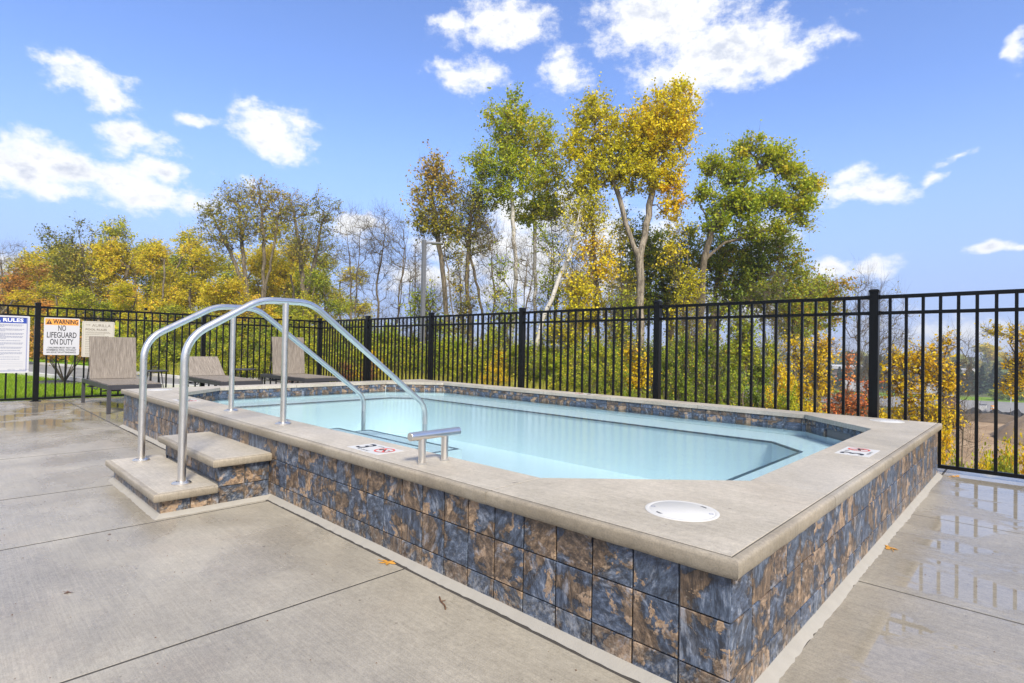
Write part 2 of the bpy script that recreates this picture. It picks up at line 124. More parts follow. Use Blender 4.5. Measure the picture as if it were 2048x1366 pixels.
 {'kind': 'golden', 'label': 'bright golden locust tree behind the right fence bay', 'stems': [[[-1.25, 17.33, -2.24],[-1.37, 17.18, -0.87],[-1.56, 16.99, 0.22],[-1.71, 16.83, 0.9]],[[-1.37, 17.18, -0.87],[-1.16, 17.37, 0.09],[-1.21, 17.3, 0.91]],[[-1.37, 17.18, -0.87],[-1.95, 16.61, -0.07],[-2.15, 16.41, 0.48]]], 'blobs': [[-1.26, 17.24, 1.46, 0.38, 0.3, 0.1],[-1.76, 16.78, 1.03, 0.55, 0.38, 0.1],[-2.15, 16.4, 0.89, 0.38, 0.48, 0.0],[-1.36, 17.17, 0.63, 0.58, 0.41, 0.1],[-1.9, 16.65, 0.21, 0.55, 0.38, 0.0],[-1.11, 17.41, 0.23, 0.34, 0.48, 0.1],[-1.55, 17.0, -0.47, 0.75, 0.38, -0.1],[-1.11, 17.43, -0.59, 0.38, 0.38, 0.1],[-2.15, 16.44, -0.76, 0.48, 0.34, -0.2]], 'n': 330, 'leaves': 3600, 'ls': 0.085, 'bark': 'brown', 'r': 0.06, 'spread': 0.15},
 {'kind': 'golden', 'label': 'golden tree with thin reaching branches at the right picture edge', 'stems': [[[1.07, 22.33, -2.62],[0.79, 22.02, -0.77],[0.56, 21.78, 0.47],[0.05, 21.27, 1.54]],[[0.79, 22.02, -0.77],[0.67, 21.87, 0.93],[0.5, 21.7, 1.7]]], 'blobs': [[-0.29, 20.94, 1.92, 0.43, 0.19, -0.2],[0.27, 21.48, 1.85, 0.43, 0.34, 0],[0.39, 21.61, 0.93, 0.59, 0.54, 0.1],[0.16, 21.41, 0.3, 0.47, 0.34, 0],[0.83, 22.03, 1.09, 0.78, 0.78, 0]], 'n': 260, 'leaves': 2400, 'ls': 0.085, 'bark': 'brown', 'r': 0.06, 'spread': 0.16},
 {'kind': 'redorange', 'label': 'orange red sumac bush left of the tall fence post', 'stems': [[[-3.08, 15.56, -1.46],[-3.07, 15.55, -0.51],[-3.09, 15.52, 0.31]],[[-3.08, 15.56, -1.46],[-3.33, 15.3, -0.51]],[[-3.08, 15.56, -1.46],[-2.74, 15.87, -0.5]]], 'blobs': [[-3.08, 15.51, 0.79, 0.14, 0.52, 0.1],[-3.14, 15.48, -0.1, 0.36, 0.36, 0],[-3.38, 15.25, -0.51, 0.27, 0.27, -0.1],[-2.82, 15.79, -0.43, 0.27, 0.33, 0],[-2.66, 15.93, 0.19, 0.14, 0.36, -0.1]], 'n': 110, 'leaves': 1300, 'ls': 0.075, 'bark': 'brown', 'r': 0.04, 'spread': 0.14},
 {'kind': 'golden', 'label': 'golden sapling between the red sumac and the dark oak', 'stems': [[[-4.84, 18.03, -1.68],[-4.9, 17.94, -0.04],[-4.97, 17.86, 0.94]],[[-4.9, 17.94, -0.04],[-4.49, 18.31, 0.96]]], 'blobs': [[-5.09, 17.74, 1.27, 0.41, 0.49, -0.2],[-4.73, 18.09, 0.78, 0.58, 0.58, 0],[-4.96, 17.88, -0.21, 0.66, 0.58, -0.1],[-4.38, 18.42, 1.29, 0.36, 0.58, 0.1],[-4.37, 18.45, -0.03, 0.33, 0.49, 0]], 'n': 190, 'leaves': 2600, 'ls': 0.085, 'bark': 'brown', 'r': 0.05, 'spread': 0.2},
 {'kind': 'golden', 'label': 'bright yellow shrub on slender stem left of the middle fence post', 'stems': [[[-6.1, 9.87, -0.38],[-6.13, 9.83, 0.45],[-6.16, 9.78, 1.16]]], 'blobs': [[-6.3, 9.65, 1.1, 0.17, 0.26, 0.0],[-6.12, 9.83, 0.69, 0.21, 0.3, 0],[-6.25, 9.71, 0.39, 0.26, 0.26, 0],[-6.02, 9.93, 0.46, 0.17, 0.21, -0.1]], 'n': 90, 'leaves': 1100, 'ls': 0.07, 'bark': 'brown', 'r': 0.025, 'spread': 0.12}]
BACK_TREES = [['orange', -47.35, 2.21, 5.73, 2.46, 'orange leaved tree low at the left edge of the picture'],['gold', -44.33, 0.95, 3.52, 1.81, 'golden tree half cut by the left edge behind the rules sign'],['gold', -39.66, 2.64, 3.71, 1.84, 'golden green tree behind the orange warning sign'],['gold', -45.64, 6.62, 7.76, 2.43, 'rounded golden tree above the cream rules sign'],['gold', -41.42, 7.89, 7.03, 2.3, 'golden tree above the first lounge chair'],['gold', -43.86, 11.1, 8.0, 2.74, 'pale golden tree left of the tall half bare tree'],['gold', -34.54, 10.32, 4.97, 2.11, 'low golden tree behind the top bend of the far handrail'],['gold', -37.25, 14.66, 6.31, 2.6, 'golden tree under the two half bare trees'],['lime', -32.41, 15.14, 6.11, 1.92, 'yellow green tree at the right end of the left woods'],['lime', -34.29, 3.64, 3.24, 1.53, 'yellow green tree behind the cream sign'],['lime', -29.22, 5.72, 2.92, 1.42, 'yellow green tree behind the left handrail post'],['gold', -33.81, 5.48, 3.62, 1.59, 'amber tree between the cream sign and the left handrail'],['lime', -24.77, 9.99, 2.79, 1.42, 'lime green tree behind the near handrail post'],['lime', -24.08, 7.88, 2.19, 1.31, 'lime green tree behind the upright lounge chair'],['lime', -23.96, 12.14, 2.85, 1.23, 'low lime tree where the two fences meet'],['gold', -15.78, 19.99, 3.85, 1.23, 'small golden tree at the foot of the thin amber tree'],['gold', -34.62, 0.55, 2.07, 1.31, 'golden tree just over the left fence rail'],['lime', -24.41, 6.17, 2.33, 1.15, 'green yellow tree behind the low lounge chair'],['gold', -41.05, 15.18, 8.2, 2.06, 'distant golden crown between the two half bare trees'],['lime', -57.95, 1.03, 6.77, 2.79, 'lime green back row tree cut by the left picture edge'],['gold', -60.04, 3.55, 7.18, 3.01, 'golden back row tree above the leftmost tall fence post'],['gold', -62.43, 6.13, 8.48, 3.24, 'golden back row tree above the gap between the two small signs'],['gold', -51.23, 6.84, 7.65, 2.76, 'golden back row tree above the right part of the cream sign'],['lime', -54.05, 8.99, 9.03, 2.99, 'lime green back row tree above the nearest lounge chair'],['gold', -57.45, 11.93, 9.51, 3.29, 'golden back row tree above the lower bend of the far handrail'],['gold', -48.66, 11.59, 8.48, 2.87, 'golden back row tree above the lower bend of the near handrail'],['gold', -50.08, 13.84, 9.4, 3.04, 'golden back row tree above the middle lounge chair'],['lime', -52.06, 16.09, 8.94, 3.24, 'lime green back row tree just left of the far handrail apex'],['gold', -43.98, 15.2, 8.15, 2.83, 'golden back row tree above the far handrail apex'],['gold', -46.18, 17.67, 9.63, 3.05, 'golden back row tree above the top of the near handrail'],['gold', -47.76, 20.56, 9.49, 3.25, 'golden back row tree right of the near handrail support post'],['lime', -39.59, 18.79, 7.89, 2.8, 'lime green back row tree above the fence corner post'],['gold', -42.26, 21.96, 7.97, 3.07, 'golden back row tree right of the fence corner post'],['gold', -63.97, 4.91, 7.3, 3.25, 'golden back row tree above the orange warning sign'],['gold', -50.68, 9.32, 7.82, 2.85, 'golden back row tree left of the far handrail upright'],['lime', -51.66, 11.65, 8.39, 3.01, 'lime green back row tree between the lower bends of the two handrails'],['gold', -47.79, 19.66, 8.88, 3.21, 'golden back row tree above the near handrail support post'],['gold', -58.27, 2.5, 7.54, 2.88, 'golden back row tree above the blue headed sign'],['gold', -56.43, 6.36, 7.7, 2.98, 'golden back row tree above the left part of the cream sign']]
BARE_TREES = [[-49.66, 1.38, 7.52, 1.52, 'bare tree with fine twigs at the left picture edge'],[-26.4, 13.96, 8.31, 1.51, 'bare tree right of the golden woods, nearest to them'],[-26.49, 15.27, 8.71, 1.56, 'bare forked tree behind the near handrail slope'],[-24.72, 15.58, 8.21, 1.37, 'bare tree left of the lamp post'],[-24.91, 16.78, 7.47, 1.27, 'thin bare tree touching the lamp post'],[-19.78, 16.15, 6.46, 1.11, 'bare tree right of the brown topped tree'],[-17.28, 15.78, 7.0, 1.14, 'bare thin tree in front of the tall aspen'],[-15.61, 15.99, 6.13, 1.1, 'bare tree between the two aspen trunks'],[-15.86, 18.53, 8.24, 1.31, 'bare tree right of the second aspen'],[-13.95, 17.58, 5.96, 0.99, 'bare tree behind the leaning birch'],[-11.58, 17.08, 3.98, 0.8, 'small bare tree left of the cottonwood trunk'],[-16.8, 12.08, 3.84, 0.8, 'small bare tree behind the lamp pole'],[-8.88, 18.28, 3.14, 0.77, 'bare thin tree right of the middle fence post'],[-7.79, 23.49, 4.36, 0.99, 'bare slim tree left of the red shrub'],[-4.47, 23.89, 4.16, 1.0, 'bare sapling left of the tall fence post'],[-3.41, 22.13, 3.17, 0.91, 'bare sapling right of the tall fence post'],[-0.9, 20.38, 1.51, 0.93, 'grey leafless tree behind the right fence bay']]
BUSHES = [['bgreen', -26.82, 3.46, 1.48, 0.9, 'the two small signs bay, near its middle', 1.56, 'tall'],['blime', -23.01, 3.05, 1.65, 0.67, 'the two small signs bay, near its middle', 3.41, 'tall'],['blime', -21.57, 3.44, 1.68, 0.63, 'the two small signs bay, near its right post', 5.45, 'tall'],['bgreen', -25.49, 4.87, 1.98, 0.86, 'the two small signs bay, near its right post', 0.8, 'tall'],['blime', -25.74, 5.4, 1.58, 0.97, 'the two small signs bay, near its right post', 1.04, 'tall'],['blime', -22.07, 5.04, 1.68, 0.79, 'the two small signs bay, near its right post', 1.29, 'tall'],['bgreen', -23.38, 6.4, 1.91, 0.79, 'the bay before the corner, near its left post', 1.04, 'tall'],['blime', -19.84, 5.46, 1.51, 0.72, 'the bay before the corner, near its left post', 3.74, 'tall'],['blime', -19.24, 6.04, 1.53, 0.7, 'the bay before the corner, near its middle', 1.98, 'tall'],['bgreen', -22.1, 7.72, 1.97, 0.93, 'the bay before the corner, near its middle', 5.96, 'tall'],['bgreen', -20.15, 7.51, 1.86, 0.79, 'the bay before the corner, near its right post', 0.06, 'tall'],['blime', -18.7, 7.35, 1.97, 0.67, 'the bay before the corner, near its right post', 5.15, 'tall'],['blime', -19.69, 8.7, 1.65, 0.69, 'the first bay after the corner, near its left post', 4.7, 'tall'],['bgreen', -20.68, 10.16, 1.94, 0.97, 'the first bay after the corner, near its middle', 1.31, 'tall'],['blime', -18.03, 9.25, 1.92, 0.86, 'the first bay after the corner, near its right post', 3.42, 'tall'],['blime', -17.43, 9.51, 1.64, 0.78, 'the second bay after the corner, near its left post', 4.53, 'tall'],['bgreen', -17.68, 10.43, 2.12, 0.81, 'the second bay after the corner, near its left post', 5.8, 'tall'],['blime', -18.37, 11.54, 1.7, 0.82, 'the second bay after the corner, near its middle', 2.65, 'tall'],['bgreen', -18.57, 12.57, 1.75, 0.82, 'the second bay after the corner, near its right post', 1.3, 'tall'],['blime', -16.33, 12.28, 1.84, 0.87, 'the third bay after the corner, near its left post', 0.67, 'tall'],['bgreen', -14.44, 11.21, 1.68, 0.71, 'the third bay after the corner, near its left post', 6.28, 'tall'],['bgreen', -16.91, 14.58, 1.31, 0.92, 'the third bay after the corner, near its middle', 2.0, 'tall'],['blime', -14.77, 13.12, 1.88, 0.85, 'the third bay after the corner, near its middle', 3.34, 'tall'],['blime', -15.96, 15.22, 1.92, 0.86, 'the third bay after the corner, near its right post', 3.24, 'tall'],['bgreen', -13.83, 14.25, 1.44, 0.85, 'the leaning birch bay, near its left post', 4.36, 'tall'],['blime', -14.14, 15.73, 1.64, 0.87, 'the leaning birch bay, near its left post', 5.25, 'tall'],['blime', -14.47, 16.95, 1.37, 0.83, 'the leaning birch bay, near its left post', 1.12, 'tall'],['bgreen', -12.19, 15.62, 1.8, 0.73, 'the leaning birch bay, near its middle', 1.81, 'tall'],['bgreen', -12.42, 16.79, 1.82, 0.85, 'the leaning birch bay, near its middle', 4.63, 'tall'],['bdark', -10.9, 16.0, 1.44, 0.8, 'the leaning birch bay, near its right post', 6.13, 'tall'],['blime', -10.84, 17.22, 1.39, 0.72, 'the leaning birch bay, near its right post', 2.27, 'tall'],['bdark', -9.79, 16.6, 1.56, 0.8, 'the leaning birch bay, near its right post', 1.08, 'tall'],['blime', -10.08, 18.38, 1.45, 0.75, 'the bay left of the tall post, near its left post', 3.47, 'tall'],['bdark', -8.84, 17.42, 1.92, 0.76, 'the bay left of the tall post, near its left post', 3.92, 'tall'],['bdark', -9.72, 19.97, 1.7, 0.72, 'the bay left of the tall post, near its left post', 2.96, 'tall'],['bdark', -7.67, 17.05, 1.95, 0.8, 'the bay left of the tall post, near its left post', 3.03, 'tall'],['bgreen', -7.87, 19.36, 1.86, 0.8, 'the bay left of the tall post, near its middle', 3.71, 'tall'],['bdark', -8.44, 22.19, 1.97, 0.98, 'the bay left of the tall post, near its middle', 5.37, 'tall'],['blime', -7.3, 21.79, 1.93, 0.71, 'the bay left of the tall post, near its middle', 3.85, 'tall'],['bgreen', -21.02, 5.09, 1.23, 0.69, 'the bay before the corner, near its left post', 0.81, 'tall'],['blime', -18.85, 5.16, 1.32, 0.69, 'the bay before the corner, near its left post', 3.54, 'tall'],['blime', -17.46, 5.52, 0.97, 0.68, 'the bay before the corner, near its middle', 2.4, 'tall'],['blime', -17.33, 5.82, 1.07, 0.73, 'the bay before the corner, near its middle', 2.36, 'tall'],['bgreen', -17.65, 6.69, 1.04, 0.66, 'the bay before the corner, near its right post', 5.37, 'tall'],['blime', -18.45, 7.66, 1.17, 0.71, 'the bay before the corner, near its right post', 2.0, 'tall'],['blime', -14.2, 6.55, 1.35, 0.51, 'the first bay after the corner, near its middle', 4.15, 'tall'],['blime', -13.02, 6.5, 1.06, 0.62, 'the first bay after the corner, near its right post', 0.08, 'tall'],['bgold', -12.82, 6.82, 1.06, 0.52, 'the second bay after the corner, near its left post', 1.68, 'tall'],['blime', -14.65, 8.54, 1.22, 0.75, 'the second bay after the corner, near its middle', 3.25, 'tall'],['blime', -13.64, 8.98, 1.49, 0.57, 'the second bay after the corner, near its right post', 1.77, 'tall'],['bgreen', -12.49, 8.79, 1.47, 0.58, 'the third bay after the corner, near its left post', 4.28, 'tall'],['blime', -10.73, 8.14, 1.35, 0.54, 'the third bay after the corner, near its left post', 5.76, 'tall'],['blime', -11.38, 9.52, 1.29, 0.65, 'the third bay after the corner, near its middle', 3.74, 'tall'],['bgold', -12.02, 10.89, 1.09, 0.72, 'the third bay after the corner, near its right post', 2.99, 'low'],['blime', -10.99, 10.74, 1.3, 0.67, 'the third bay after the corner, near its right post', 1.91, 'tall'],['bgreen', -10.9, 11.12, 1.4, 0.68, 'the leaning birch bay, near its left post', 5.72, 'tall'],['bgreen', -9.72, 10.78, 1.1, 0.67, 'the leaning birch bay, near its left post', 3.38, 'low'],['blime', -9.35, 11.45, 1.52, 0.55, 'the leaning birch bay, near its middle', 5.15, 'tall'],['blime', -9.05, 12.33, 1.41, 0.6, 'the leaning birch bay, near its middle', 0.43, 'tall'],['blime', -8.38, 12.11, 1.16, 0.54, 'the leaning birch bay, near its right post', 4.06, 'tall'],['bgold', -8.54, 7.51, 0.69, 0.38, 'the third bay after the corner, near its right post', 5.98, 'low'],['bgold', -9.16, 7.61, 0.73, 0.31, 'the third bay after the corner, near its middle', 4.47, 'low'],['bdark', -6.41, 8.17, 0.76, 0.44, 'the leaning birch bay, near its middle', 0.85, 'low'],['blime', -7.43, 8.58, 0.84, 0.43, 'the leaning birch bay, near its left post', 1.84, 'low'],['bdark', -5.94, 8.62, 0.72, 0.39, 'the leaning birch bay, near its right post', 5.77, 'low'],['bdark', -5.31, 9.92, 0.78, 0.41, 'the bay left of the tall post, near its left post', 0.94, 'low'],['bdark', -5.56, 11.76, 0.94, 0.58, 'the bay left of the tall post, near its left post', 3.83, 'low'],['bdark', -6.6, 12.15, 1.18, 0.49, 'the bay left of the tall post, near its left post', 2.6, 'low'],['bdark', -4.6, 11.29, 0.67, 0.53, 'the bay left of the tall post, near its middle', 1.01, 'low'],['bgreen', -4.45, 12.82, 0.46, 0.58, 'the bay left of the tall post, near its middle', 3.91, 'low'],['bdark', -7.28, 17.04, 1.4, 0.87, 'the bay left of the tall post, near its left post', 0.27, 'tall'],['bdark', -7.66, 20.83, 1.27, 1.1, 'the bay left of the tall post, near its middle', 0.68, 'low'],['bgreen', -4.28, 14.38, 0.28, 0.55, 'the bay left of the tall post, near its middle', 2.38, 'low'],['bred', -16.13, 5.78, 0.43, 0.43, 'the bay before the corner, near its right post', 0.45, 'low'],['bred', -13.02, 5.99, 0.68, 0.41, 'the first bay after the corner, near its middle', 0.36, 'low'],['bred', -11.65, 5.92, 0.76, 0.36, 'the second bay after the corner, near its left post', 3.61, 'low'],['blime', -0.42, 11.13, -0.61, 0.26, 'the rightmost bay, near its middle', 4.66, 'low'],['bgold', 0.0, 10.85, -0.57, 0.19, 'the rightmost bay, near its right post', 5.52, 'low'],['blime', 0.3, 11.83, -0.54, 0.23, 'the rightmost bay, near its right post', 0.84, 'low'],['bgold', -0.9, 12.07, -0.54, 0.36, 'the rightmost bay, near its middle', 2.71, 'low'],['bgold', -0.84, 13.51, -0.25, 0.37, 'the rightmost bay, near its middle', 1.98, 'low'],['blime', -0.35, 12.59, -0.63, 0.34, 'the rightmost bay, near its middle', 3.77, 'low'],['blime', -0.06, 13.57, -0.75, 0.38, 'the rightmost bay, near its right post', 3.07, 'low'],['bgold', 0.31, 14.61, -0.71, 0.39, 'the rightmost bay, near its right post', 5.89, 'low'],['bgold', -3.53, 13.7, -0.03, 0.58, 'the bay left of the tall post, near its right post', 2.35, 'low'],['bgold', -4.45, 15.6, 0.67, 0.66, 'the bay left of the tall post, near its middle', 0.35, 'low'],['bgold', -5.56, 17.31, 0.93, 0.74, 'the bay left of the tall post, near its middle', 4.38, 'low'],['blime', -1.51, 12.87, -0.38, 0.44, 'the rightmost bay, near its left post', 0.95, 'low'],['bgold', -1.91, 12.49, -0.28, 0.44, 'the rightmost bay, near its left post', 3.96, 'low'],['bgold', -2.62, 11.81, -0.4, 0.44, 'the bay left of the tall post, near its right post', 3.18, 'low'],['bgold', 0.7, 12.21, -0.35, 0.37, 'the rightmost bay, near its right post', 5.72, 'low']]

# ------------------------------------------------------------------ helpers
WM = {}; CH = {}
def reg(o, parent, world):
    COL.objects.link(o); WM[o.name] = world; CH[o.name] = []
    if parent is not None:
        o.parent = parent; CH[parent.name].append(o)
        o.matrix_parent_inverse = WM[parent.name].inverted()
def tag(o, label=None, cat=None, group=None, kind=None):
    for k, v in (('label', label), ('category', cat), ('group', group), ('kind', kind)):
        if v: o[k] = v
    return o
def thing(name, label, cat, loc=(0, 0, 0), group=None):
    o = bpy.data.objects.new(name, None); o.empty_display_size = .1; o.location = loc
    reg(o, None, Matrix.Translation(loc)); return tag(o, label, cat, group)
def inst(name, mesh, parent, loc, rot=(0, 0, 0), scale=None):
    o = bpy.data.objects.new(name, mesh); o.location = loc; o.rotation_euler = rot
    if scale: o.scale = scale
    reg(o, parent, Matrix.Translation(loc)); return o
def copy_tree(o, parent=None):
    c = o.copy(); COL.objects.link(c); WM[c.name] = WM[o.name]; CH[c.name] = []
    if parent is not None: c.parent = parent; CH[parent.name].append(c)
    for ch in CH[o.name]: copy_tree(ch, c)
    return c

class MB:
    def __init__(s): s.v = []; s.f = []; s.mi = []
    def add(s, vs, fs, mi=0):
        b = len(s.v); s.v += [tuple(v) for v in vs]; s.f += [tuple(b+i for i in f) for f in fs]; s.mi += [mi]*len(fs); return s
    def box(s, lo, hi, M=None, mi=0):
        x0, y0, z0 = lo; x1, y1, z1 = hi
        vs = [Vector(q) for q in ((x0,y0,z0),(x1,y0,z0),(x1,y1,z0),(x0,y1,z0),(x0,y0,z1),(x1,y0,z1),(x1,y1,z1),(x0,y1,z1))]
        if M is not None: vs = [M @ v for v in vs]
        return s.add(vs, [(0,3,2,1),(4,5,6,7),(0,1,5,4),(1,2,6,5),(2,3,7,6),(3,0,4,7)], mi)
    def prism(s, poly, z0, z1, mi=0):
        n = len(poly)
        return s.add([(x, y, z0) for x, y in poly]+[(x, y, z1) for x, y in poly],
                     [tuple(range(n-1, -1, -1)), tuple(range(n, 2*n))]+[(i, (i+1) % n, n+(i+1) % n, n+i) for i in range(n)], mi)
    def tube(s, pts, r, k=12, caps=True, mi=0):
        pts = [Vector(p) for p in pts]; n = len(pts); rs = r if isinstance(r, (list, tuple)) else [r]*n
        rings = []; up = None
        for i, p in enumerate(pts):
            t = (pts[min(i+1, n-1)]-pts[max(i-1, 0)]).normalized()
            if up is None:
                up = Vector((0, 0, 1)) if abs(t.z) < .9 else Vector((0, 1, 0))
            a = t.cross(up).normalized(); up = a.cross(t).normalized()
            rings.append([p+(a*math.cos(2*math.pi*j/k)+up*math.sin(2*math.pi*j/k))*rs[i] for j in range(k)])
        vs = [v for ring in rings for v in ring]
        fs = [(i*k+j, i*k+(j+1) % k, (i+1)*k+(j+1) % k, (i+1)*k+j) for i in range(n-1) for j in range(k)]
        if caps: fs += [tuple(range(k-1, -1, -1)), tuple((n-1)*k+j for j in range(k))]
        return s.add(vs, fs, mi)
    def lathe(s, prof, c=(0, 0, 0), k=32, mi=0):
        n = len(prof); vs = [(c[0]+r*math.cos(2*math.pi*j/k), c[1]+r*math.sin(2*math.pi*j/k), c[2]+z) for r, z in prof for j in range(k)]
        fs = [(i*k+j, i*k+(j+1) % k, (i+1)*k+(j+1) % k, (i+1)*k+j) for i in range(n-1) for j in range(k)]
        fs += [tuple(range(k-1, -1, -1)), tuple((n-1)*k+j for j in range(k))]
        return s.add(vs, fs, mi)
    def mesh(s, name, mats):
        me = bpy.data.meshes.new(name); me.from_pydata(s.v, [], s.f)
        for q in (mats if isinstance(mats, (list, tuple)) else [mats]): me.materials.append(q)
        me.polygons.foreach_set('material_index', s.mi); me.update(); return me
    def build(s, name, mats, parent=None, bevel=0, seg=2, smooth=False, loc=None):
        me = s.mesh(name, mats); o = bpy.data.objects.new(name, me)
        if loc is not None: o.location = loc
        reg(o, parent, Matrix.Translation(loc or (0, 0, 0)))
        if smooth:
            me.polygons.foreach_set('use_smooth', [True]*len(me.polygons))
            try: me.set_sharp_from_angle(angle=R(40))
            except Exception: pass
        if bevel:
            b = o.modifiers.new('bevel', 'BEVEL'); b.width = bevel; b.segments = seg; b.limit_method = 'ANGLE'; b.angle_limit = R(35)
        return o

def np_mesh(name, V, Q, mat, tint=None, smooth=False):
    me = bpy.data.meshes.new(name); V = np.ascontiguousarray(V, np.float32); Q = np.ascontiguousarray(Q, np.int32)
    k = Q.shape[1]
    me.vertices.add(len(V)); me.vertices.foreach_set('co', V.ravel())
    me.loops.add(Q.size); me.loops.foreach_set('vertex_index', Q.ravel())
    me.polygons.add(len(Q)); me.polygons.foreach_set('loop_start', np.arange(len(Q), dtype=np.int32)*k)
    try: me.polygons.foreach_set('loop_total', np.full(len(Q), k, np.int32))
    except Exception: pass
    if smooth: me.polygons.foreach_set('use_smooth', np.ones(len(Q), bool))
    if tint is not None:
        a = me.attributes.new('tint', 'FLOAT', 'POINT'); a.data.foreach_set('value', np.ascontiguousarray(tint, np.float32))
    for q in (mat if isinstance(mat, list) else [mat]): me.materials.append(q)
    me.update(calc_edges=True); return me

# ------------------------------------------------------------------ materials
class NT:
    def __init__(s, name, rough=.6, metal=0, spec=.5, color=(.5, .5, .5)):
        s.m = bpy.data.materials.new(name); s.m.use_nodes = True; s.t = s.m.node_tree
        s.b = s.t.nodes['Principled BSDF']; s.out = s.t.nodes['Material Output']
        s.b.inputs['Roughness'].default_value = rough; s.b.inputs['Metallic'].default_value = metal
        s.b.inputs['Specular IOR Level'].default_value = spec; s.b.inputs['Base Color'].default_value = (*color, 1)
    def n(s, t, **k):
        q = s.t.nodes.new(t)
        for a, b in k.items(): setattr(q, a, b)
        return q
    def l(s, a, b): s.t.links.new(a, b)
    def put(s, inp, v):
        if isinstance(v, (int, float)): inp.default_value = v
        elif isinstance(v, tuple): inp.default_value = v if len(v) == len(inp.default_value) else (*v, 1)
        else: s.l(v, inp)
    def math(s, op, a, b=0, c=0, clamp=False):
        q = s.n('ShaderNodeMath', operation=op, use_clamp=clamp)
        for i, v in enumerate((a, b, c)): s.put(q.inputs[i], v)
        return q.outputs[0]
    def vm(s, op, a, b=(0, 0, 0)):
        q = s.n('ShaderNodeVectorMath', operation=op); s.put(q.inputs[0], a); s.put(q.inputs[1], b); return q.outputs[0]
    def mix(s, f, a, b, mode='MIX'):
        q = s.n('ShaderNodeMix', data_type='RGBA', blend_type=mode); s.put(q.inputs[0], f); s.put(q.inputs[6], a); s.put(q.inputs[7], b); return q.outputs[2]
    def noise(s, vec, scale, detail=4, rough=.55, dist=0, out=0):
        q = s.n('ShaderNodeTexNoise'); s.put(q.inputs['Vector'], vec); q.inputs['Scale'].default_value = scale
        q.inputs['Detail'].default_value = detail; q.inputs['Roughness'].default_value = rough; q.inputs['Distortion'].default_value = dist
        return q.outputs[out]
    def ss(s, x, lo, hi, a=0., b=1.):
        q = s.n('ShaderNodeMapRange', interpolation_type='SMOOTHSTEP'); s.put(q.inputs[0], x)
        for i, v in enumerate((lo, hi, a, b)): q.inputs[i+1].default_value = v
        return q.outputs[0]
    def ramp(s, x, stops, mode='LINEAR'):
        q = s.n('ShaderNodeValToRGB'); s.put(q.inputs[0], x); cr = q.color_ramp; cr.interpolation = mode
        while len(cr.elements) < len(stops): cr.elements.new(.5)
        for e, (p, c) in zip(cr.elements, stops): e.position = p; e.color = (*c, 1)
        return q.outputs[0]
    def bump(s, h, strength=.3, dist=.01, normal=None):
        q = s.n('ShaderNodeBump'); s.put(q.inputs['Height'], h); q.inputs['Strength'].default_value = strength; q.inputs['Distance'].default_value = dist
        if normal is not None: s.l(normal, q.inputs['Normal'])
        return q.outputs[0]
    def pos(s): return s.n('ShaderNodeNewGeometry').outputs['Position']
    def obj(s): return s.n('ShaderNodeTexCoord').outputs['Object']
    def rnd(s): return s.n('ShaderNodeObjectInfo').outputs['Random']
    def xyz(s, v):
        q = s.n('ShaderNodeSeparateXYZ'); s.put(q.inputs[0], v); return q.outputs
    def set(s, **k):
        nm = dict(color='Base Color', rough='Roughness', normal='Normal', metal='Metallic')
        for a, v in k.items(): s.put(s.b.inputs[nm[a]], v)
        return s.m

def simple(name, color, rough=.5, metal=0, spec=.5, var=.12, scale=8, bump=0):
    t = NT(name, rough, metal, spec, color); p = t.obj()
    n = t.noise(p, scale, 5, .6); f = t.math('MULTIPLY_ADD', n, 2*var, 1-var)
    t.set(color=t.mix(1, tuple(color), t.n('ShaderNodeCombineColor').outputs[0], 'MIX') if 0 else t.vm('SCALE', tuple(color)) if 0 else _scale(t, color, f))
    t.set(rough=t.math('MULTIPLY_ADD', t.noise(p, scale*2.3, 3), .2, max(.02, rough-.1)))
    if bump: t.set(normal=t.bump(t.noise(p, scale*12, 3), bump, .003))
    return t.m
def _scale(t, color, f):
    q = t.n('ShaderNodeVectorMath', operation='SCALE'); q.inputs[0].default_value = tuple(color); t.put(q.inputs['Scale'], f); return q.outputs[0]

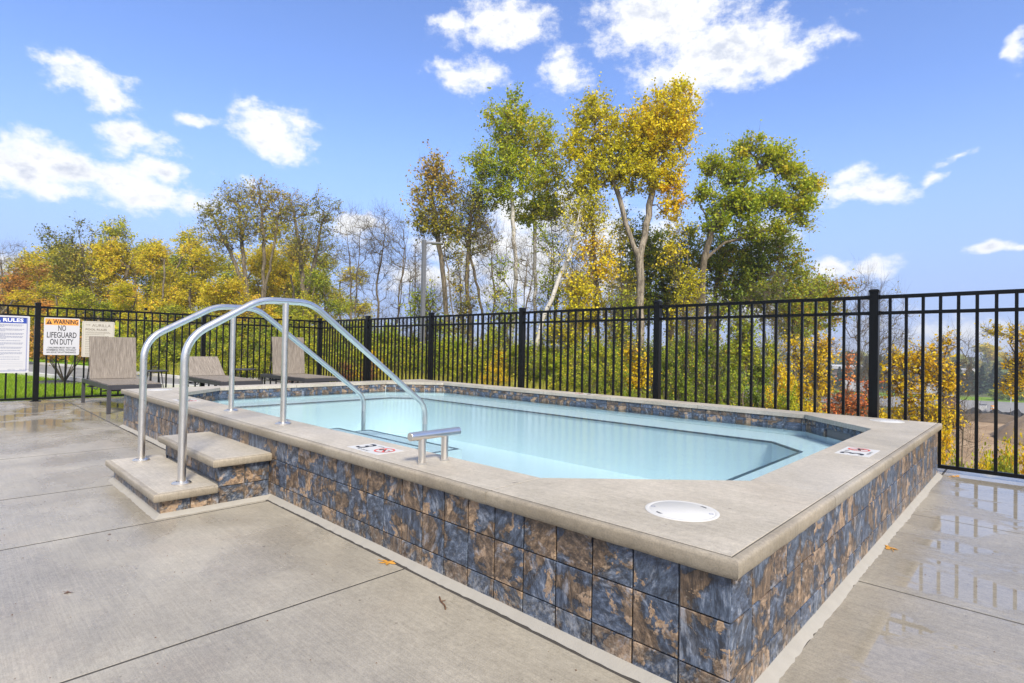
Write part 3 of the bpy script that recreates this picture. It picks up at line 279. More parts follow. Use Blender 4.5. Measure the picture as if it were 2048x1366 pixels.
def concrete(name, wet=True, A=(.355,.32,.26), B=(.465,.42,.34), edge=False):
    t = NT(name); p = t.pos(); x, y, z = t.xyz(p)
    n1 = t.noise(p, .9, 5, .6, .6); n2 = t.noise(p, 5, 6, .7); n3 = t.noise(p, 170, 3, .7); n4 = t.noise(t.vm('MULTIPLY', p, (3, 130, 3)), 1, 2, .5)
    c = t.mix(t.ss(n1, .3, .7), A, B)
    c = t.mix(t.ss(t.noise(p, 1.7, 4, .6), .52, .72, 0, .3), c, (.46, .38, .285))
    c = t.mix(t.ss(t.noise(p, .6, 3, .5), .5, .75, 0, .35), c, (.33, .325, .32))
    c = t.mix(.4, c, t.ramp(n2, [(.3, (.68,)*3), (.6, (1,)*3)]), 'MULTIPLY')
    c = t.mix(.5, c, t.ramp(t.noise(p, 38, 5, .8), [(.35, (.6,)*3), (.6, (1.05,)*3)]), 'MULTIPLY')
    c = t.mix(.6, c, t.ramp(n3, [(.3, (.55,)*3), (.55, (1,)*3), (.75, (1.0,)*3)]), 'MULTIPLY')
    c = t.mix(.3, c, t.ramp(n4, [(.35, (.6,)*3), (.65, (1,)*3)]), 'MULTIPLY')
    sp = t.noise(p, 26, 2, .4); c = t.mix(t.ss(sp, .74, .78, 0, .6), c, (.1, .085, .07))
    if wet:
        w = t.noise(t.vm('MULTIPLY', p, (1, 1.6, 1)), .95, 5, .6, .4)
        side = t.math('MAXIMUM', t.ss(x, -.2, .3), t.ss(x, -6.0, -9.0, 0, .72))
        wv = t.math('MULTIPLY_ADD', side, .16, w)
        wet_ = t.ss(wv, .42, .60)
        pud = t.math('MULTIPLY', t.ss(wv, .615, .66), t.ss(side, .3, .9))
        c = t.mix(t.math('MULTIPLY', wet_, .42), c, t.mix(1, c, (.62, .61, .60), 'MULTIPLY'))
        r = t.math('MULTIPLY_ADD', t.ss(w, .35, .62), -.20, .42)
        r = t.math('MULTIPLY_ADD', side, -.17, r)
        r = t.math('MULTIPLY', r, t.math('MULTIPLY_ADD', pud, -.93, 1))
        t.set(rough=r)
        h = t.math('MULTIPLY', t.math('ADD', n3, t.math('MULTIPLY', n4, .6)), t.math('MULTIPLY_ADD', pud, -1, 1))
        t.b.inputs['Specular IOR Level'].default_value = .5
        t.set(color=c, normal=t.bump(h, .28, .004))
    else:
        t.set(color=c, rough=t.math('MULTIPLY_ADD', n2, .25, .42), normal=t.bump(t.math('ADD', n3, n2), .25, .004))
    return t.m

def slate(name):
    t = NT(name, .45); o = t.obj(); r = t.rnd()
    cc = t.n('ShaderNodeCombineXYZ'); t.l(t.math('MULTIPLY', r, 173.0), cc.inputs[0]); t.l(t.math('MULTIPLY', r, 911.0), cc.inputs[1]); t.l(t.math('MULTIPLY', r, 377.0), cc.inputs[2])
    p = t.vm('ADD', o, cc.outputs[0])
    st = t.vm('MULTIPLY', p, (1.0, 1.0, .45))
    vr = t.n('ShaderNodeVectorRotate'); t.l(p, vr.inputs[0]); vr.inputs['Axis'].default_value = (.6, .6, 0); t.l(t.math('MULTIPLY', r, 6.0), vr.inputs['Angle'])
    st = t.vm('MULTIPLY', vr.outputs[0], (1, 1, .22))
    blue = t.ramp(t.noise(st, 40, 9, .8, .35), [(.3, (.012, .015, .021)), (.45, (.036, .048, .072)), (.56, (.09, .118, .17)), (.70, (.32, .35, .41))])
    rust = t.ramp(t.noise(st, 34, 9, .82, .3), [(.3, (.022, .017, .014)), (.46, (.078, .054, .038)), (.56, (.20, .135, .085)), (.70, (.44, .34, .24))])
    tan = t.ramp(t.noise(p, 60, 6, .75, .8), [(.3, (.13, .085, .05)), (.5, (.33, .22, .135)), (.7, (.50, .37, .25))])
    f = t.noise(p, 4.6, 10, .62, .35); mk = t.ss(f, .52, .538)
    c = t.mix(mk, blue, rust)
    f2 = t.noise(t.vm('ADD', p, (13, 5, 2)), 5.6, 10, .64, .4); mk2 = t.ss(f2, .565, .578)
    c = t.mix(mk2, c, tan)
    edge_ = t.math('SUBTRACT', t.ss(f, .47, .505), t.ss(f, .52, .56))
    c = t.mix(t.math('MULTIPLY', edge_, .55), c, (.022, .018, .016))
    c = t.mix(t.ss(t.noise(st, 14, 8, .75, .5), .53, .66, 0, .8), c, t.mix(.62, c, (.40, .43, .49)))
    c = t.mix(t.ss(t.noise(p, 19, 9, .85, .4), .54, .68, 0, .8), c, (.025, .024, .026))
    c = t.mix(t.ss(t.noise(p, 110, 5, .8), .60, .75, 0, .5), c, (.58, .53, .46))
    c = t.mix(t.ss(t.math('FRACT', t.math('MULTIPLY', r, 37.0)), .5, 1, 0, .3), c, t.mix(1, c, (.62, .72, .95), 'MULTIPLY'))
    g = t.xyz(t.pos())[2]; eff = t.math('MULTIPLY', t.ss(g, .16, .0), t.ss(t.noise(t.pos(), 45, 6, .8), .46, .66))
    c = t.mix(t.math('MULTIPLY', eff, .5), c, (.5, .47, .42))
    h = t.math('ADD', t.noise(st, 28, 7, .7, 1), t.math('ADD', t.math('MULTIPLY', mk, .35), t.math('MULTIPLY', mk2, .35)))
    t.set(color=c, rough=t.math('MULTIPLY_ADD', t.noise(p, 40, 4), .35, .22), normal=t.bump(h, .8, .007))
    return t.m

def leafmat(name, stops, trans=.3):
    t = NT(name, .5, 0, .25); a = t.n('ShaderNodeAttribute'); a.attribute_name = 'tint'
    c = t.ramp(a.outputs['Fac'], stops); t.set(color=c)
    tr = t.n('ShaderNodeBsdfTranslucent'); t.l(t.mix(1, c, (1.15, 1.1, .7), 'MULTIPLY'), tr.inputs[0])
    mx = t.n('ShaderNodeMixShader'); mx.inputs[0].default_value = trans
    t.l(t.b.outputs[0], mx.inputs[1]); t.l(tr.outputs[0], mx.inputs[2]); t.l(mx.outputs[0], t.out.inputs[0]); return t.m

def barkmat(name, A, B, birch=False):
    t = NT(name, .85, 0, .2); p = t.pos()
    c = t.mix(t.ss(t.noise(t.vm('MULTIPLY', p, (16, 16, 3.0)), 1, 6, .8), .38, .62), A, B)
    if birch: c = t.mix(t.ss(t.noise(t.vm('MULTIPLY', p, (5, 5, 14)), 1, 4, .6), .6, .66), c, (.03, .028, .025))
    t.set(color=c); return t.m

M = {}
M['deck'] = concrete('broomed damp concrete')
M['trowel'] = concrete('smooth trowelled slab edge', True, (.37, .335, .272), (.48, .435, .352))
M['coping'] = concrete('cast coping concrete', False, (.42, .375, .30), (.58, .52, .43))
M['nosing'] = concrete('weathered coping edge', False, (.28, .235, .17), (.42, .365, .28))
M['joint'] = simple('dark joint filler', (.05, .045, .04), .9)
M['slate'] = slate('mottled slate tile')
M['grout'] = simple('grey grout', (.30, .285, .26), .9, scale=9, var=.7, bump=.3)
M['cove'] = simple('pale sealant cove', (.31, .29, .255), .75, scale=14, var=.14, bump=.5)
M['plaster'] = simple('pool plaster', (.84, .93, .95), .6, scale=1.5, var=.03)
M['nose_tile'] = simple('dark blue step nosing tile', (.06, .10, .15), .3, scale=40, var=.6)
M['steel'] = None
def steel():
    t = NT('brushed stainless steel', .3, 1.0, .5, (.78, .74, .68)); p = t.obj()
    t.set(rough=t.math('MULTIPLY_ADD', t.noise(p, 22, 5, .7), .22, .2), normal=t.bump(t.noise(t.vm('MULTIPLY', p, (140, 140, 9)), 1, 3), .06, .002)); return t.m
M['steel'] = steel()
M['fence'] = simple('glossy black fence paint', (.0035, .0035, .0035), .35, 0, .22, var=.2, scale=20)
M['white'] = simple('white plastic', (.54, .53, .505), .4, scale=12, var=.05)
M['slot'] = simple('dark slot', (.12, .12, .12), .6)
M['frame'] = simple('charcoal powder coated metal', (.050, .049, .055), .42, .2)
def sling():
    t = NT('taupe woven sling', .8, 0, .2); o = t.obj()
    a = t.noise(t.vm('MULTIPLY', o, (3, 150, 5)), 1, 4, .65, .2); b = t.noise(t.vm('MULTIPLY', o, (8, 420, 14)), 1, 2)
    t.set(color=t.ramp(t.math('MULTIPLY_ADD', b, .35, t.math('MULTIPLY', a, .75)), [(.36, (.075, .062, .050)), (.52, (.185, .158, .13)), (.68, (.31, .27, .23))]), normal=t.bump(b, .3, .002)); return t.m
M['sling'] = sling()
def water():
    t = NT('pool water'); p = t.pos()
    h = t.math('ADD', t.noise(p, 7, 4, .55, .6), t.math('MULTIPLY', t.noise(p, 30, 3, .6), .5))
    nb = t.bump(h, .11, .02)
    g = t.n('ShaderNodeBsdfGlossy'); g.inputs['Roughness'].default_value = .03; t.l(nb, g.inputs['Normal'])
    tr = t.n('ShaderNodeBsdfTransparent'); tr.inputs[0].default_value = (.825, .945, .985, 1)
    fr = t.n('ShaderNodeFresnel'); fr.inputs[0].default_value = 1.33; t.l(nb, fr.inputs['Normal'])
    mx = t.n('ShaderNodeMixShader'); t.l(t.math('MULTIPLY', fr.outputs[0], .75), mx.inputs[0]); t.l(tr.outputs[0], mx.inputs[1]); t.l(g.outputs[0], mx.inputs[2])
    t.l(mx.outputs[0], t.out.inputs[0]); return t.m
M['water'] = water()
M['paper'] = simple('white sign panel', (.50, .50, .515), .45, var=.03)
M['cream'] = simple('cream sign panel', (.47, .44, .37), .5, var=.03)
M['orange'] = simple('orange print', (.78, .32, .05), .5, var=.04)
M['blueink'] = simple('blue print', (.015, .05, .30), .5, var=.05)
M['ink'] = simple('black print', (.018, .018, .022), .5, var=.05)
M['greyink'] = simple('grey blue print', (.16, .18, .28), .6, var=.05)
M['taupeink'] = simple('taupe print', (.17, .14, .11), .6, var=.05)
M['whiteink'] = simple('white print', (.8, .8, .8), .5, var=.02)
M['red'] = simple('red print', (.60, .06, .035), .5, var=.05)
M['lamp'] = simple('grey lamp post paint', (.17, .17, .175), .45, .3)
M['bark_brown'] = barkmat('brown bark', (.062, .050, .035), (.21, .17, .115))
M['bark_grey'] = barkmat('pale grey bark', (.12, .10, .078), (.36, .31, .24))
M['bark_birch'] = barkmat('white birch bark', (.42, .39, .34), (.62, .59, .53), True)
GR = (.055, .095, .012)
M['leaf_green'] = leafmat('yellowing green leaves', [(0, (.11, .17, .012)), (.35, (.25, .34, .022)), (.6, (.40, .46, .028)), (.85, (.56, .54, .03)), (1, (.64, .48, .03))], .4)
M['leaf_yellow'] = leafmat('yellow cottonwood leaves', [(0, (.25, .27, .014)), (.3, (.50, .47, .018)), (.6, (.72, .61, .020)), (.88, (.84, .62, .016)), (1, (.78, .46, .02))], .35)
M['leaf_dark'] = leafmat('dark green oak leaves', [(0, (.05, .085, .010)), (.4, (.15, .22, .02)), (.7, (.29, .35, .026)), (.9, (.44, .40, .03)), (1, (.44, .26, .03))], .35)
M['leaf_olive'] = leafmat('olive brown leaves', [(0, (.07, .085, .014)), (.4, (.20, .21, .022)), (.7, (.40, .34, .03)), (1, (.46, .28, .045))], .25)
M['leaf_gold'] = leafmat('golden maple leaves', [(0, (.16, .19, .012)), (.3, (.44, .42, .02)), (.6, (.72, .60, .03)), (.85, (.82, .60, .05)), (1, (.76, .44, .07))], .45)
M['leaf_golden'] = leafmat('bright golden leaves', [(0, (.32, .30, .016)), (.35, (.66, .50, .014)), (.8, (.84, .56, .018)), (1, (.80, .42, .02))], .35)
M['leaf_lime'] = leafmat('lime green leaves', [(0, (.075, .115, .010)), (.4, (.27, .33, .02)), (.75, (.52, .50, .03)), (1, (.66, .50, .03))], .3)
M['leaf_orange'] = leafmat('orange leaves', [(0, (.22, .12, .03)), (.5, (.55, .26, .05)), (1, (.66, .34, .07))], .3)
M['leaf_redorange'] = leafmat('orange red sumac leaves', [(0, (.42, .09, .03)), (.5, (.66, .20, .06)), (1, (.74, .32, .08))], .3)
M['leaf_red'] = leafmat('rusty red leaves', [(0, (.16, .05, .03)), (.5, (.34, .11, .06)), (1, (.50, .24, .12))], .3)
M['leaf_fir'] = leafmat('spruce needles', [(0, (.018, .035, .018)), (.6, (.05, .085, .045)), (1, (.09, .13, .07))], .1)
M['grass'] = leafmat('bright lawn grass', [(0, (.09, .16, .008)), (.5, (.19, .29, .016)), (1, (.32, .39, .03))], .3)
M['weed'] = leafmat('rank yellow grass', [(0, (.16, .18, .02)), (.5, (.36, .34, .05)), (1, (.55, .47, .14))], .3)
def groundmat(name, A, B, C, sc=.6):
    t = NT(name, .95, 0, .1); p = t.pos()
    c = t.mix(t.ss(t.noise(p, sc, 6, .65), .35, .65), A, B); c = t.mix(t.ss(t.noise(p, sc*7, 6, .75), .48, .7), c, C)
    t.set(color=c, normal=t.bump(t.noise(p, sc*20, 5, .7), .5, .05)); return t.m
M['lawn'] = groundmat('lawn ground', (.10, .19, .008), (.19, .32, .010), (.16, .24, .012))
M['weeds'] = groundmat('weedy ground', (.075, .085, .018), (.15, .14, .04), (.10, .075, .035))
M['dirt'] = groundmat('graded dirt', (.27, .18, .10), (.38, .27, .165), (.19, .13, .08), .16)
M['asphalt'] = groundmat('wet grey asphalt', (.20, .195, .185), (.26, .25, .235), (.17, .165, .16), .8)
M['fields'] = groundmat('far fields', (.07, .09, .03), (.12, .12, .05), (.05, .07, .03), .02)
M['hill'] = groundmat('wooded hills', (.045, .065, .03), (.10, .10, .035), (.035, .05, .03), .02)
M['kerb'] = simple('pale kerb concrete', (.50, .48, .44), .8)

# ------------------------------------------------------------------ terrain
W, L, H = 8.241, 4.977, .5
def sm(t): t = np.clip(t, 0, 1); return t*t*(3-2*t)
def T(x, y):
    x = np.asarray(x, float); y = np.asarray(y, float)
    f = sm((x+32+.9*np.maximum(y-15, 0))/18)
    prof = sm((y-7.2)/43); steep = 1-np.exp(-np.maximum(y-5.7, 0)/12.0); k = sm((x+8)/7)
    return -9.5*(prof*(1-k)+steep*k)*f - .06 + .10*np.sin(x*.9+y*.4)*np.sin(y*.7)*sm((y-8)/10)*f
DX0, DX1, DY0, DY1 = -13.05, 6.0, -6.0, 5.55
def axis(core, far, n):
    g = np.geomspace(1, far, n); return g
xs = np.unique(np.concatenate([np.linspace(DX0, DX1, 20), DX1+np.geomspace(.8, 2600, 34), DX0-np.geomspace(.8, 2600, 44)]))
ys = np.unique(np.concatenate([np.linspace(DY0, DY1, 14), DY1+np.geomspace(.5, 2600, 60), DY0-np.geomspace(.8, 400, 20)]))
X, Y = np.meshgrid(xs, ys, indexing='ij'); Z = T(X, Y)
nx, ny = X.shape; idx = np.arange(nx*ny).reshape(nx, ny)
cx = (X[:-1, :-1]+X[1:, 1:])/2; cy = (Y[:-1, :-1]+Y[1:, 1:])/2
Q = np.stack([idx[:-1, :-1], idx[1:, :-1], idx[1:, 1:], idx[:-1, 1:]], -1)
keep = ~((cx > DX0) & (cx < DX1) & (cy > DY0) & (cy < DY1))
me = np_mesh('ground', np.stack([X, Y, Z], -1).reshape(-1, 3), Q[keep], [M['weeds'], M['lawn'], M['dirt'], M['fields']], smooth=True)
kx = cx[keep]; ky = cy[keep]; mi = np.zeros(len(kx), np.int32)
mi[(kx < DX0) & (ky < 6+(-13-kx)*.1) & (kx > -60)] = 1
mi[(ky > 11) & (ky < 133) & (kx > -5-ky*.09)] = 2
mi[(ky > 150) | (kx < -80) | (kx > 60)] = 3
me.polygons.foreach_set('material_index', mi)
g = bpy.data.objects.new('ground', me); reg(g, None, Matrix()); tag(g, kind='structure')

def strip(name, pts, z, mat, hgt=.0):
    mb = MB(); n = len(pts)
    if hgt:
        mb.prism([p for p in pts], z-hgt, z)
    else: mb.add([(x, y, z) for x, y in pts], [tuple(range(n))])
    o = mb.build(name, mat); return tag(o, kind='structure')
# service path beyond the left fence
near = [(-60, -7.5), (-32, -1.6), (-24, .45), (-21, .95), (-19.2, 1.25), (-17, 1.85), (-14.8, 2.9), (-13.6, 4.2), (-13.3, 6)]
far = [(-17.0, 6.5), (-18.0, 4.6), (-19.6, 3.75), (-23.5, 3.3), (-28.2, 2.85), (-31.5, 2.3), (-34.5, 1.7), (-60, -3.5)]
strip('path', near+far, -.03, M['asphalt'])
for pts, w in ((near, .18), (far, .18)):
    mb = MB(); P2 = [Vector((x, y, 0)) for x, y in pts]
    for i in range(len(P2)-1):
        d = (P2[i+1]-P2[i]); nn = Vector((-d.y, d.x, 0)).normalized()*w/2
        a, b = P2[i], P2[i+1]
        mb.prism([tuple((a-nn)[:2]), tuple((b-nn)[:2]), tuple((b+nn)[:2]), tuple((a+nn)[:2])], -.12, .05+.001*i)
    tag(mb.build('path_kerb', M['kerb']), kind='structure')
# valley road with pale verge
strip('road', [(-90, 133-105), (70, 133+101), (70, 171+119), (-90, 171-105)] if 0 else [(-70, 128), (50, 146), (50, 190), (-70, 160)], -9.45, M['asphalt'])
strip('verge', [(-70, 160), (50, 190), (50, 205), (-70, 175)], -9.42, M['lawn'])
# wooded hills at the horizon
def ridge(y0, base, amp, seed, x0=-2600, x1=1500, depth=500):
    rr = np.random.RandomState(seed); n = 500; xx = np.linspace(x0, x1, n)
    h = np.zeros(n)
    for k in range(1, 60): h += np.sin(xx*k*.0032+rr.rand()*6.3)*rr.rand()/k**1.05
    h = base+amp*h
    rough = rr.rand(n)*amp*.16
    V = []; rows = 6
    for j in range(rows):
        t = j/(rows-1); prof = math.sin(t*math.pi)**.6 if 0 < t < 1 else 0
        yy = y0+(t-.5)*depth
        V.append(np.stack([xx, np.full(n, yy), -10+(h+10+rough*(j == rows//2))*prof], -1))
    V = np.array(V).reshape(-1, 3); ii = np.arange(rows*n).reshape(rows, n)
    Qq = np.stack([ii[:-1, :-1], ii[:-1, 1:], ii[1:, 1:], ii[1:, :-1]], -1).reshape(-1, 4)
    o = bpy.data.objects.new('hill', np_mesh('hill', V, Qq, M['hill'], smooth=True)); reg(o, None, Matrix()); tag(o, kind='structure')
ridge(620, -4, 2.2, 3, -1300, 700, 200)
ridge(1250, 7, 5.0, 8)

# ------------------------------------------------------------------ deck
deck = tag(MB().add([(DX0, DY0, -.0012), (DX1, DY0, -.0012), (DX1, 0, -.0012), (DX0, 0, -.0012),
                     (-W, 0, -.0012), (-W, DY1, -.0012), (DX0, DY1, -.0012), (0, 0, -.0012), (DX1, DY1, -.0012), (0, DY1, -.0012), (0, L, -.0012), (-W, L, -.0012)],
                    [(0, 1, 2, 7, 4, 3), (3, 4, 11, 5, 6), (7, 2, 8, 9, 10), (11, 10, 9, 5)]).build('deck', M['joint']), kind='structure')
def slab(x0, x1, y0, y1):
    g_ = .0068 if x0 > -3.5 else .0105; x0 += g_; x1 -= g_; y0 += g_; y1 -= g_; e = .075; b = .0008
    def ring(i, z): return [(x0+i, y0+i, z), (x1-i, y0+i, z), (x1-i, y1-i, z), (x0+i, y1-i, z)]
    vs = ring(0, -.05)+ring(0, -b)+ring(b, 0)+ring(e, 0)
    mb = MB()
    fs = [(k*4+i, k*4+(i+1) % 4, (k+1)*4+(i+1) % 4, (k+1)*4+i) for k in range(3) for i in range(4)]
    mb.add(vs, fs, 1); mb.f.append((12, 13, 14, 15)); mb.mi.append(0)
    cxx, cyy = (x0+x1)/2, (y0+y1)/2; mb.v = [(a-cxx, b_-cyy, c) for a, b_, c in mb.v]
    mb.build('concrete_slab', [M['deck'], M['trowel']], deck, loc=(cxx, cyy, 0))
xsl = [DX0, -11.35, -9.68, -8.05, -6.42, -4.63, -3.37, -1.68, .02, 1.7, 3.4, DX1]
for a, b in zip(xsl[:-1], xsl[1:]):
    slab(a, b, -2.9, -.02); slab(a, b, DY0, -2.9)
for a, b in zip([-.02, 1.53, 3.17, 4.74], [1.53, 3.17, 4.74, DY1]):
    slab(.0, 2.4, a, b); slab(2.4, DX1, a, b)
for a, b in zip([-.02, 1.7, 3.4], [1.7, 3.4, DY1]):
    slab(DX0, -10.4, a, b); slab(-10.4, -W, a, b)
slab(-W, -4.1, L, DY1); slab(-4.1, 0, L, DY1)

# ------------------------------------------------------------------ the raised pool
pool = thing('raised_pool', 'raised rectangular concrete pool faced in blue and rust slate tiles', 'pool', (-W/2, 0, 0))
XI0, XI1, YI0, YI1, C = -W+.38, -.38, .38, 4.645, .735
def octa(d, c=C): # inner octagon grown outward by d
    k = d*.414
    x0, x1, y0, y1 = XI0-d, XI1+d, YI0-d, YI1+d; c = c+d*.586
    return [(x0+c, y0), (x1-c, y0), (x1, y0+c), (x1, y1-c), (x1-c, y1), (x0+c, y1), (x0, y1-c), (x0, y0+c)]
O = .03; TT = .013      # tile face inset, tile thickness
core = MB(); a_ = O+TT
rect = [(-W+a_, a_), (-a_, a_), (-a_, L-a_), (-W+a_, L-a_)]
oc = octa(.03)
vs = [(x, y, 0) for x, y in rect]+[(x, y, .437) for x, y in rect]+[(x, y, .437) for x, y in oc]
core.add(vs, [(i, (i+1) % 4, 4+(i+1) % 4, 4+i) for i in range(4)])
core.f += [(4, 5, 9, 8), (5, 10, 9), (5, 6, 11, 10), (6, 12, 11), (6, 7, 13, 12), (7, 14, 13), (7, 4, 15, 14), (4, 8, 15)]; core.mi += [0]*8
core.build('wall_core', M['grout'], pool)
sh = MB(); zf = -.35; n8 = 8
sh.add([(x, y, zf) for x, y in oc]+[(x, y, .437) for x, y in oc], [tuple(range(8))]+[(i+8, (i+1) % 8+8, (i+1) % 8, i) for i in range(8)])
sh.build('pool_shell', M['plaster'], pool)
# bench round the left, back and right sides
led = [(-7.38, YI0-.02), (-7.38, 3.70), (-7.0, 4.06), (-1.25, 4.06), (-.87, 3.68), (-.87, YI0-.02)]
oo = octa(.025)
poly = led+[(oo[2][0]-.0, YI0-.02)]
bench = MB(); zb = .258
outer = [(oo[0][0], oo[0][1]), ]
ring_o = [(oo[7][0], oo[7][1]), (oo[6][0], oo[6][1]), (oo[5][0], oo[5][1]), (oo[4][0], oo[4][1]), (oo[3][0], oo[3][1]), (oo[2][0], oo[2][1])]
allp = ring_o+led[::-1]
vs = [(x, y, zb) for x, y in ring_o]+[(x, y, zb) for x, y in led]+[(x, y, zf) for x, y in led]
bench.add(vs, [(i, i+1, 7+i, 6+i) for i in range(5)]+[(6+i, 7+i, 13+i, 12+i) for i in range(5)])
bench.add([(oo[7][0], oo[7][1], zb), (-7.38, YI0-.02, zb), (oo[0][0], oo[0][1], zb)], [(0, 1, 2)])
bench.add([(oo[2][0], oo[2][1], zb), (-.87, YI0-.02, zb), (oo[1][0], oo[1][1], zb)], [(0, 2, 1)])
bench.build('underwater_bench', M['plaster'], pool)
st = MB(); st.box((-4.78, YI0-.03, zf), (-3.2, 1.30, .250)); st.box((-4.78, 1.30, zf), (-3.2, 1.68, .195)); st.build('underwater_steps', M['plaster'], pool)
def nosing_tiles(pts, z, w=.028, closed=False):
    mb = MB()
    for i in range(len(pts)-1):
        a = Vector((*pts[i], 0)); b = Vector((*pts[i+1], 0)); d = b-a; ln = d.length; d.normalize(); nn = Vector((-d.y, d.x, 0))
        k = max(1, int(ln/.052)); s = ln/k
        for j in range(k):
            p0 = a+d*(j*s+.003); p1 = a+d*((j+1)*s-.003)
            q = [p0-nn*w/2, p1-nn*w/2, p1+nn*w/2, p0+nn*w/2]
            mb.prism([tuple(v[:2]) for v in q], z-.012, z+.004)
    return mb
o = nosing_tiles(led, zb).build('bench_edge_tiles', M['nose_tile'], pool); o['kind'] = 'stuff'
mb = nosing_tiles([(-4.75, .5), (-4.75, 1.275), (-3.23, 1.275), (-3.23, .5)], .250)
mb2 = nosing_tiles([(-4.75, 1.33), (-4.75, 1.655), (-3.23, 1.655), (-3.23, 1.33)], .195)
mb.add(mb2.v, mb2.f); o = mb.build('step_edge_tiles', M['nose_tile'], pool); o['kind'] = 'stuff'

def tile_mesh(w, h):
    b = .0022; t = TT; w2, h2 = w/2, h/2
    vs = [(-w2, t, -h2), (w2, t, -h2), (w2, t, h2), (-w2, t, h2), (-w2, b, -h2), (w2, b, -h2), (w2, b, h2), (-w2, b, h2),
          (-w2+b, 0, -h2+b), (w2-b, 0, -h2+b), (w2-b, 0, h2-b), (-w2+b, 0, h2-b)]
    return MB().add(vs, [(k*4+i, k*4+(i+1) % 4, (k+1)*4+(i+1) % 4, (k+1)*4+i) for k in range(2) for i in range(4)]+[(8, 9, 10, 11)]).mesh('slate_tile', M['slate'])
TM = {}
rt_ = random.Random(2)
def tile_run(name, p0, p1, z0, z1, parent, pitch=.176, start=0.0):
    """tiles from p0 to p1; the face looks to the right hand of the run direction"""
    a = Vector((*p0, 0)); d = Vector((*p1, 0))-a; ln = d.length; d.normalize(); ang = math.atan2(d.y, d.x)
    s = start
    while s < ln-.02:
        e = min(s+pitch, ln); s0 = max(s, 0)
        w = e-s0-.007
        if w > .02:
            key = (round(w, 3), round(z1-z0, 3))
            if key not in TM: TM[key] = tile_mesh(*key)
            c = a+d*((s0+e)/2)
            inst(name, TM[key], parent, (c.x, c.y, (z0+z1)/2), (rt_.gauss(0, .004), rt_.gauss(0, .002), ang+rt_.gauss(0, .005)))
        s = e
ROWS = [(.012, .107), (.112, .286), (.291, .437)]
for z0, z1 in ROWS:
    tile_run('wall_tile', (-W+O, O), (-O, O), z0, z1, pool, start=(W-2*O) % .176-.176)
    tile_run('wall_tile', (-O, O), (-O, L-O), z0, z1, pool)
# inner waterline tiles on every wall the water meets
oin = octa(.014)
def along(p, q, t): return (p[0]+(q[0]-p[0])*t, p[1]+(q[1]-p[1])*t)
for z0, z1 in ((.315, .397), (.402, .452)):
    for i in range(8):
        p0, p1 = oin[(i+1) % 8], oin[i]
        if i == 3 and z0 < .4:
            tile_run('waterline_tile', p0, along(p0, p1, .34), z0, z1, pool); tile_run('waterline_tile', along(p0, p1, .70), p1, z0, z1, pool)
        else: tile_run('waterline_tile', p0, p1, z0, z1, pool)
q0, q1 = octa(.029)[4], octa(.029)[3]
a, b = along(q0, q1, .325), along(q0, q1, .715)
mb = MB(); mb.add([(*a, .318), (*b, .318), (*b, .399), (*a, .399)], [(0, 3, 2, 1)]); mb.build('skimmer_mouth', M['slot'], pool)  # flat dark panel, no hole behind; the opening's shade is put into its colour

# sealant cove round the foot of the wall
cv_ = MB(); rr = random.Random(4)
def cove_run(mb, p0, p1, w=.040, h=.02, seed=0):
    a = Vector((*p0, 0)); b = Vector((*p1, 0)); d = b-a; n = max(2, int(d.length/.03)); dn = d.normalized(); out = Vector((dn.y, -dn.x, 0))
    vs = []
    for i in range(n+1):
        p = a+d*i/n; ww = w+rr.gauss(0, .0022)+.003*math.sin(i*.21)
        e0 = ww if i == 0 and seed & 1 else 0; 
        for off, z in ((0, h+.006), (.012, h), (ww-.006, .006), (ww, .0005)):
            t = 0
            if i == 0 and seed & 1: t = -off
            if i == n and seed & 2: t = off
            q = p+out*off+dn*t; vs.append((q.x, q.y, z))
    mb.add(vs, [(i*4+j, i*4+j+1, (i+1)*4+j+1, (i+1)*4+j) for i in range(n) for j in range(3)])
cove_run(cv_, (-W+O, O), (-4.74, O), seed=1); cove_run(cv_, (-3.47, O), (-O, O), seed=2); cove_run(cv_, (-O, O), (-O, L-O), seed=1)
cv_.build('base_cove', M['cove'], pool, smooth=True)

# coping: slabs with rolled edge pieces
E_ = .032; ix0, ix1, iy0, iy1 = -W+E_, -E_, E_, L-E_
op = octa(0)
def coping(poly): 
    cx_ = sum(p[0] for p in poly)/len(poly); cy_ = sum(p[1] for p in poly)/len(poly)
    pp = [(x+(.0024 if x < cx_ else -.0024), y+(.0024 if y < cy_ else -.0024)) for x, y in poly]
    MB().prism([(x-cx_, y-cy_) for x, y in pp], .455, .5).build('coping_slab', M['coping'], pool, bevel=.002, loc=(cx_, cy_, 0))
xa, xb, ya, yb = op[0][0], op[1][0], op[2][1], op[3][1]
jf = MB()
def jbox(x0, y0, x1, y1): jf.box((x0, y0, .4555), (x1, y1, .4982))
coping([(xb, iy0), (ix1, iy0), (ix1, ya), (XI1, ya), (xb, YI0)])
coping([(ix1, yb), (ix1, iy1), (xb, iy1), (xb, YI1), (XI1, yb)])
coping([(xa, iy1), (ix0, iy1), (ix0, yb), (XI0, yb), (xa, YI1)])
coping([(ix0, ya), (ix0, iy0), (xa, iy0), (xa, YI0), (XI0, ya)])
fx = [xa, -5.9, -4.68, -3.42, -2.27, xb]
bx_ = [xa, -5.95, -4.75, -3.55, -2.3, xb]
ry_ = [ya, 2.25, yb]
for a, b in zip(fx[:-1], fx[1:]): coping([(a, iy0), (b, iy0), (b, YI0), (a, YI0)])
for a, b in zip(bx_[:-1], bx_[1:]): coping([(a, YI1), (b, YI1), (b, iy1), (a, iy1)])
for a, b in zip(ry_[:-1], ry_[1:]):
    coping([(XI1, a), (ix1, a), (ix1, b), (XI1, b)]); coping([(ix0, a), (XI0, a), (XI0, b), (ix0, b)])
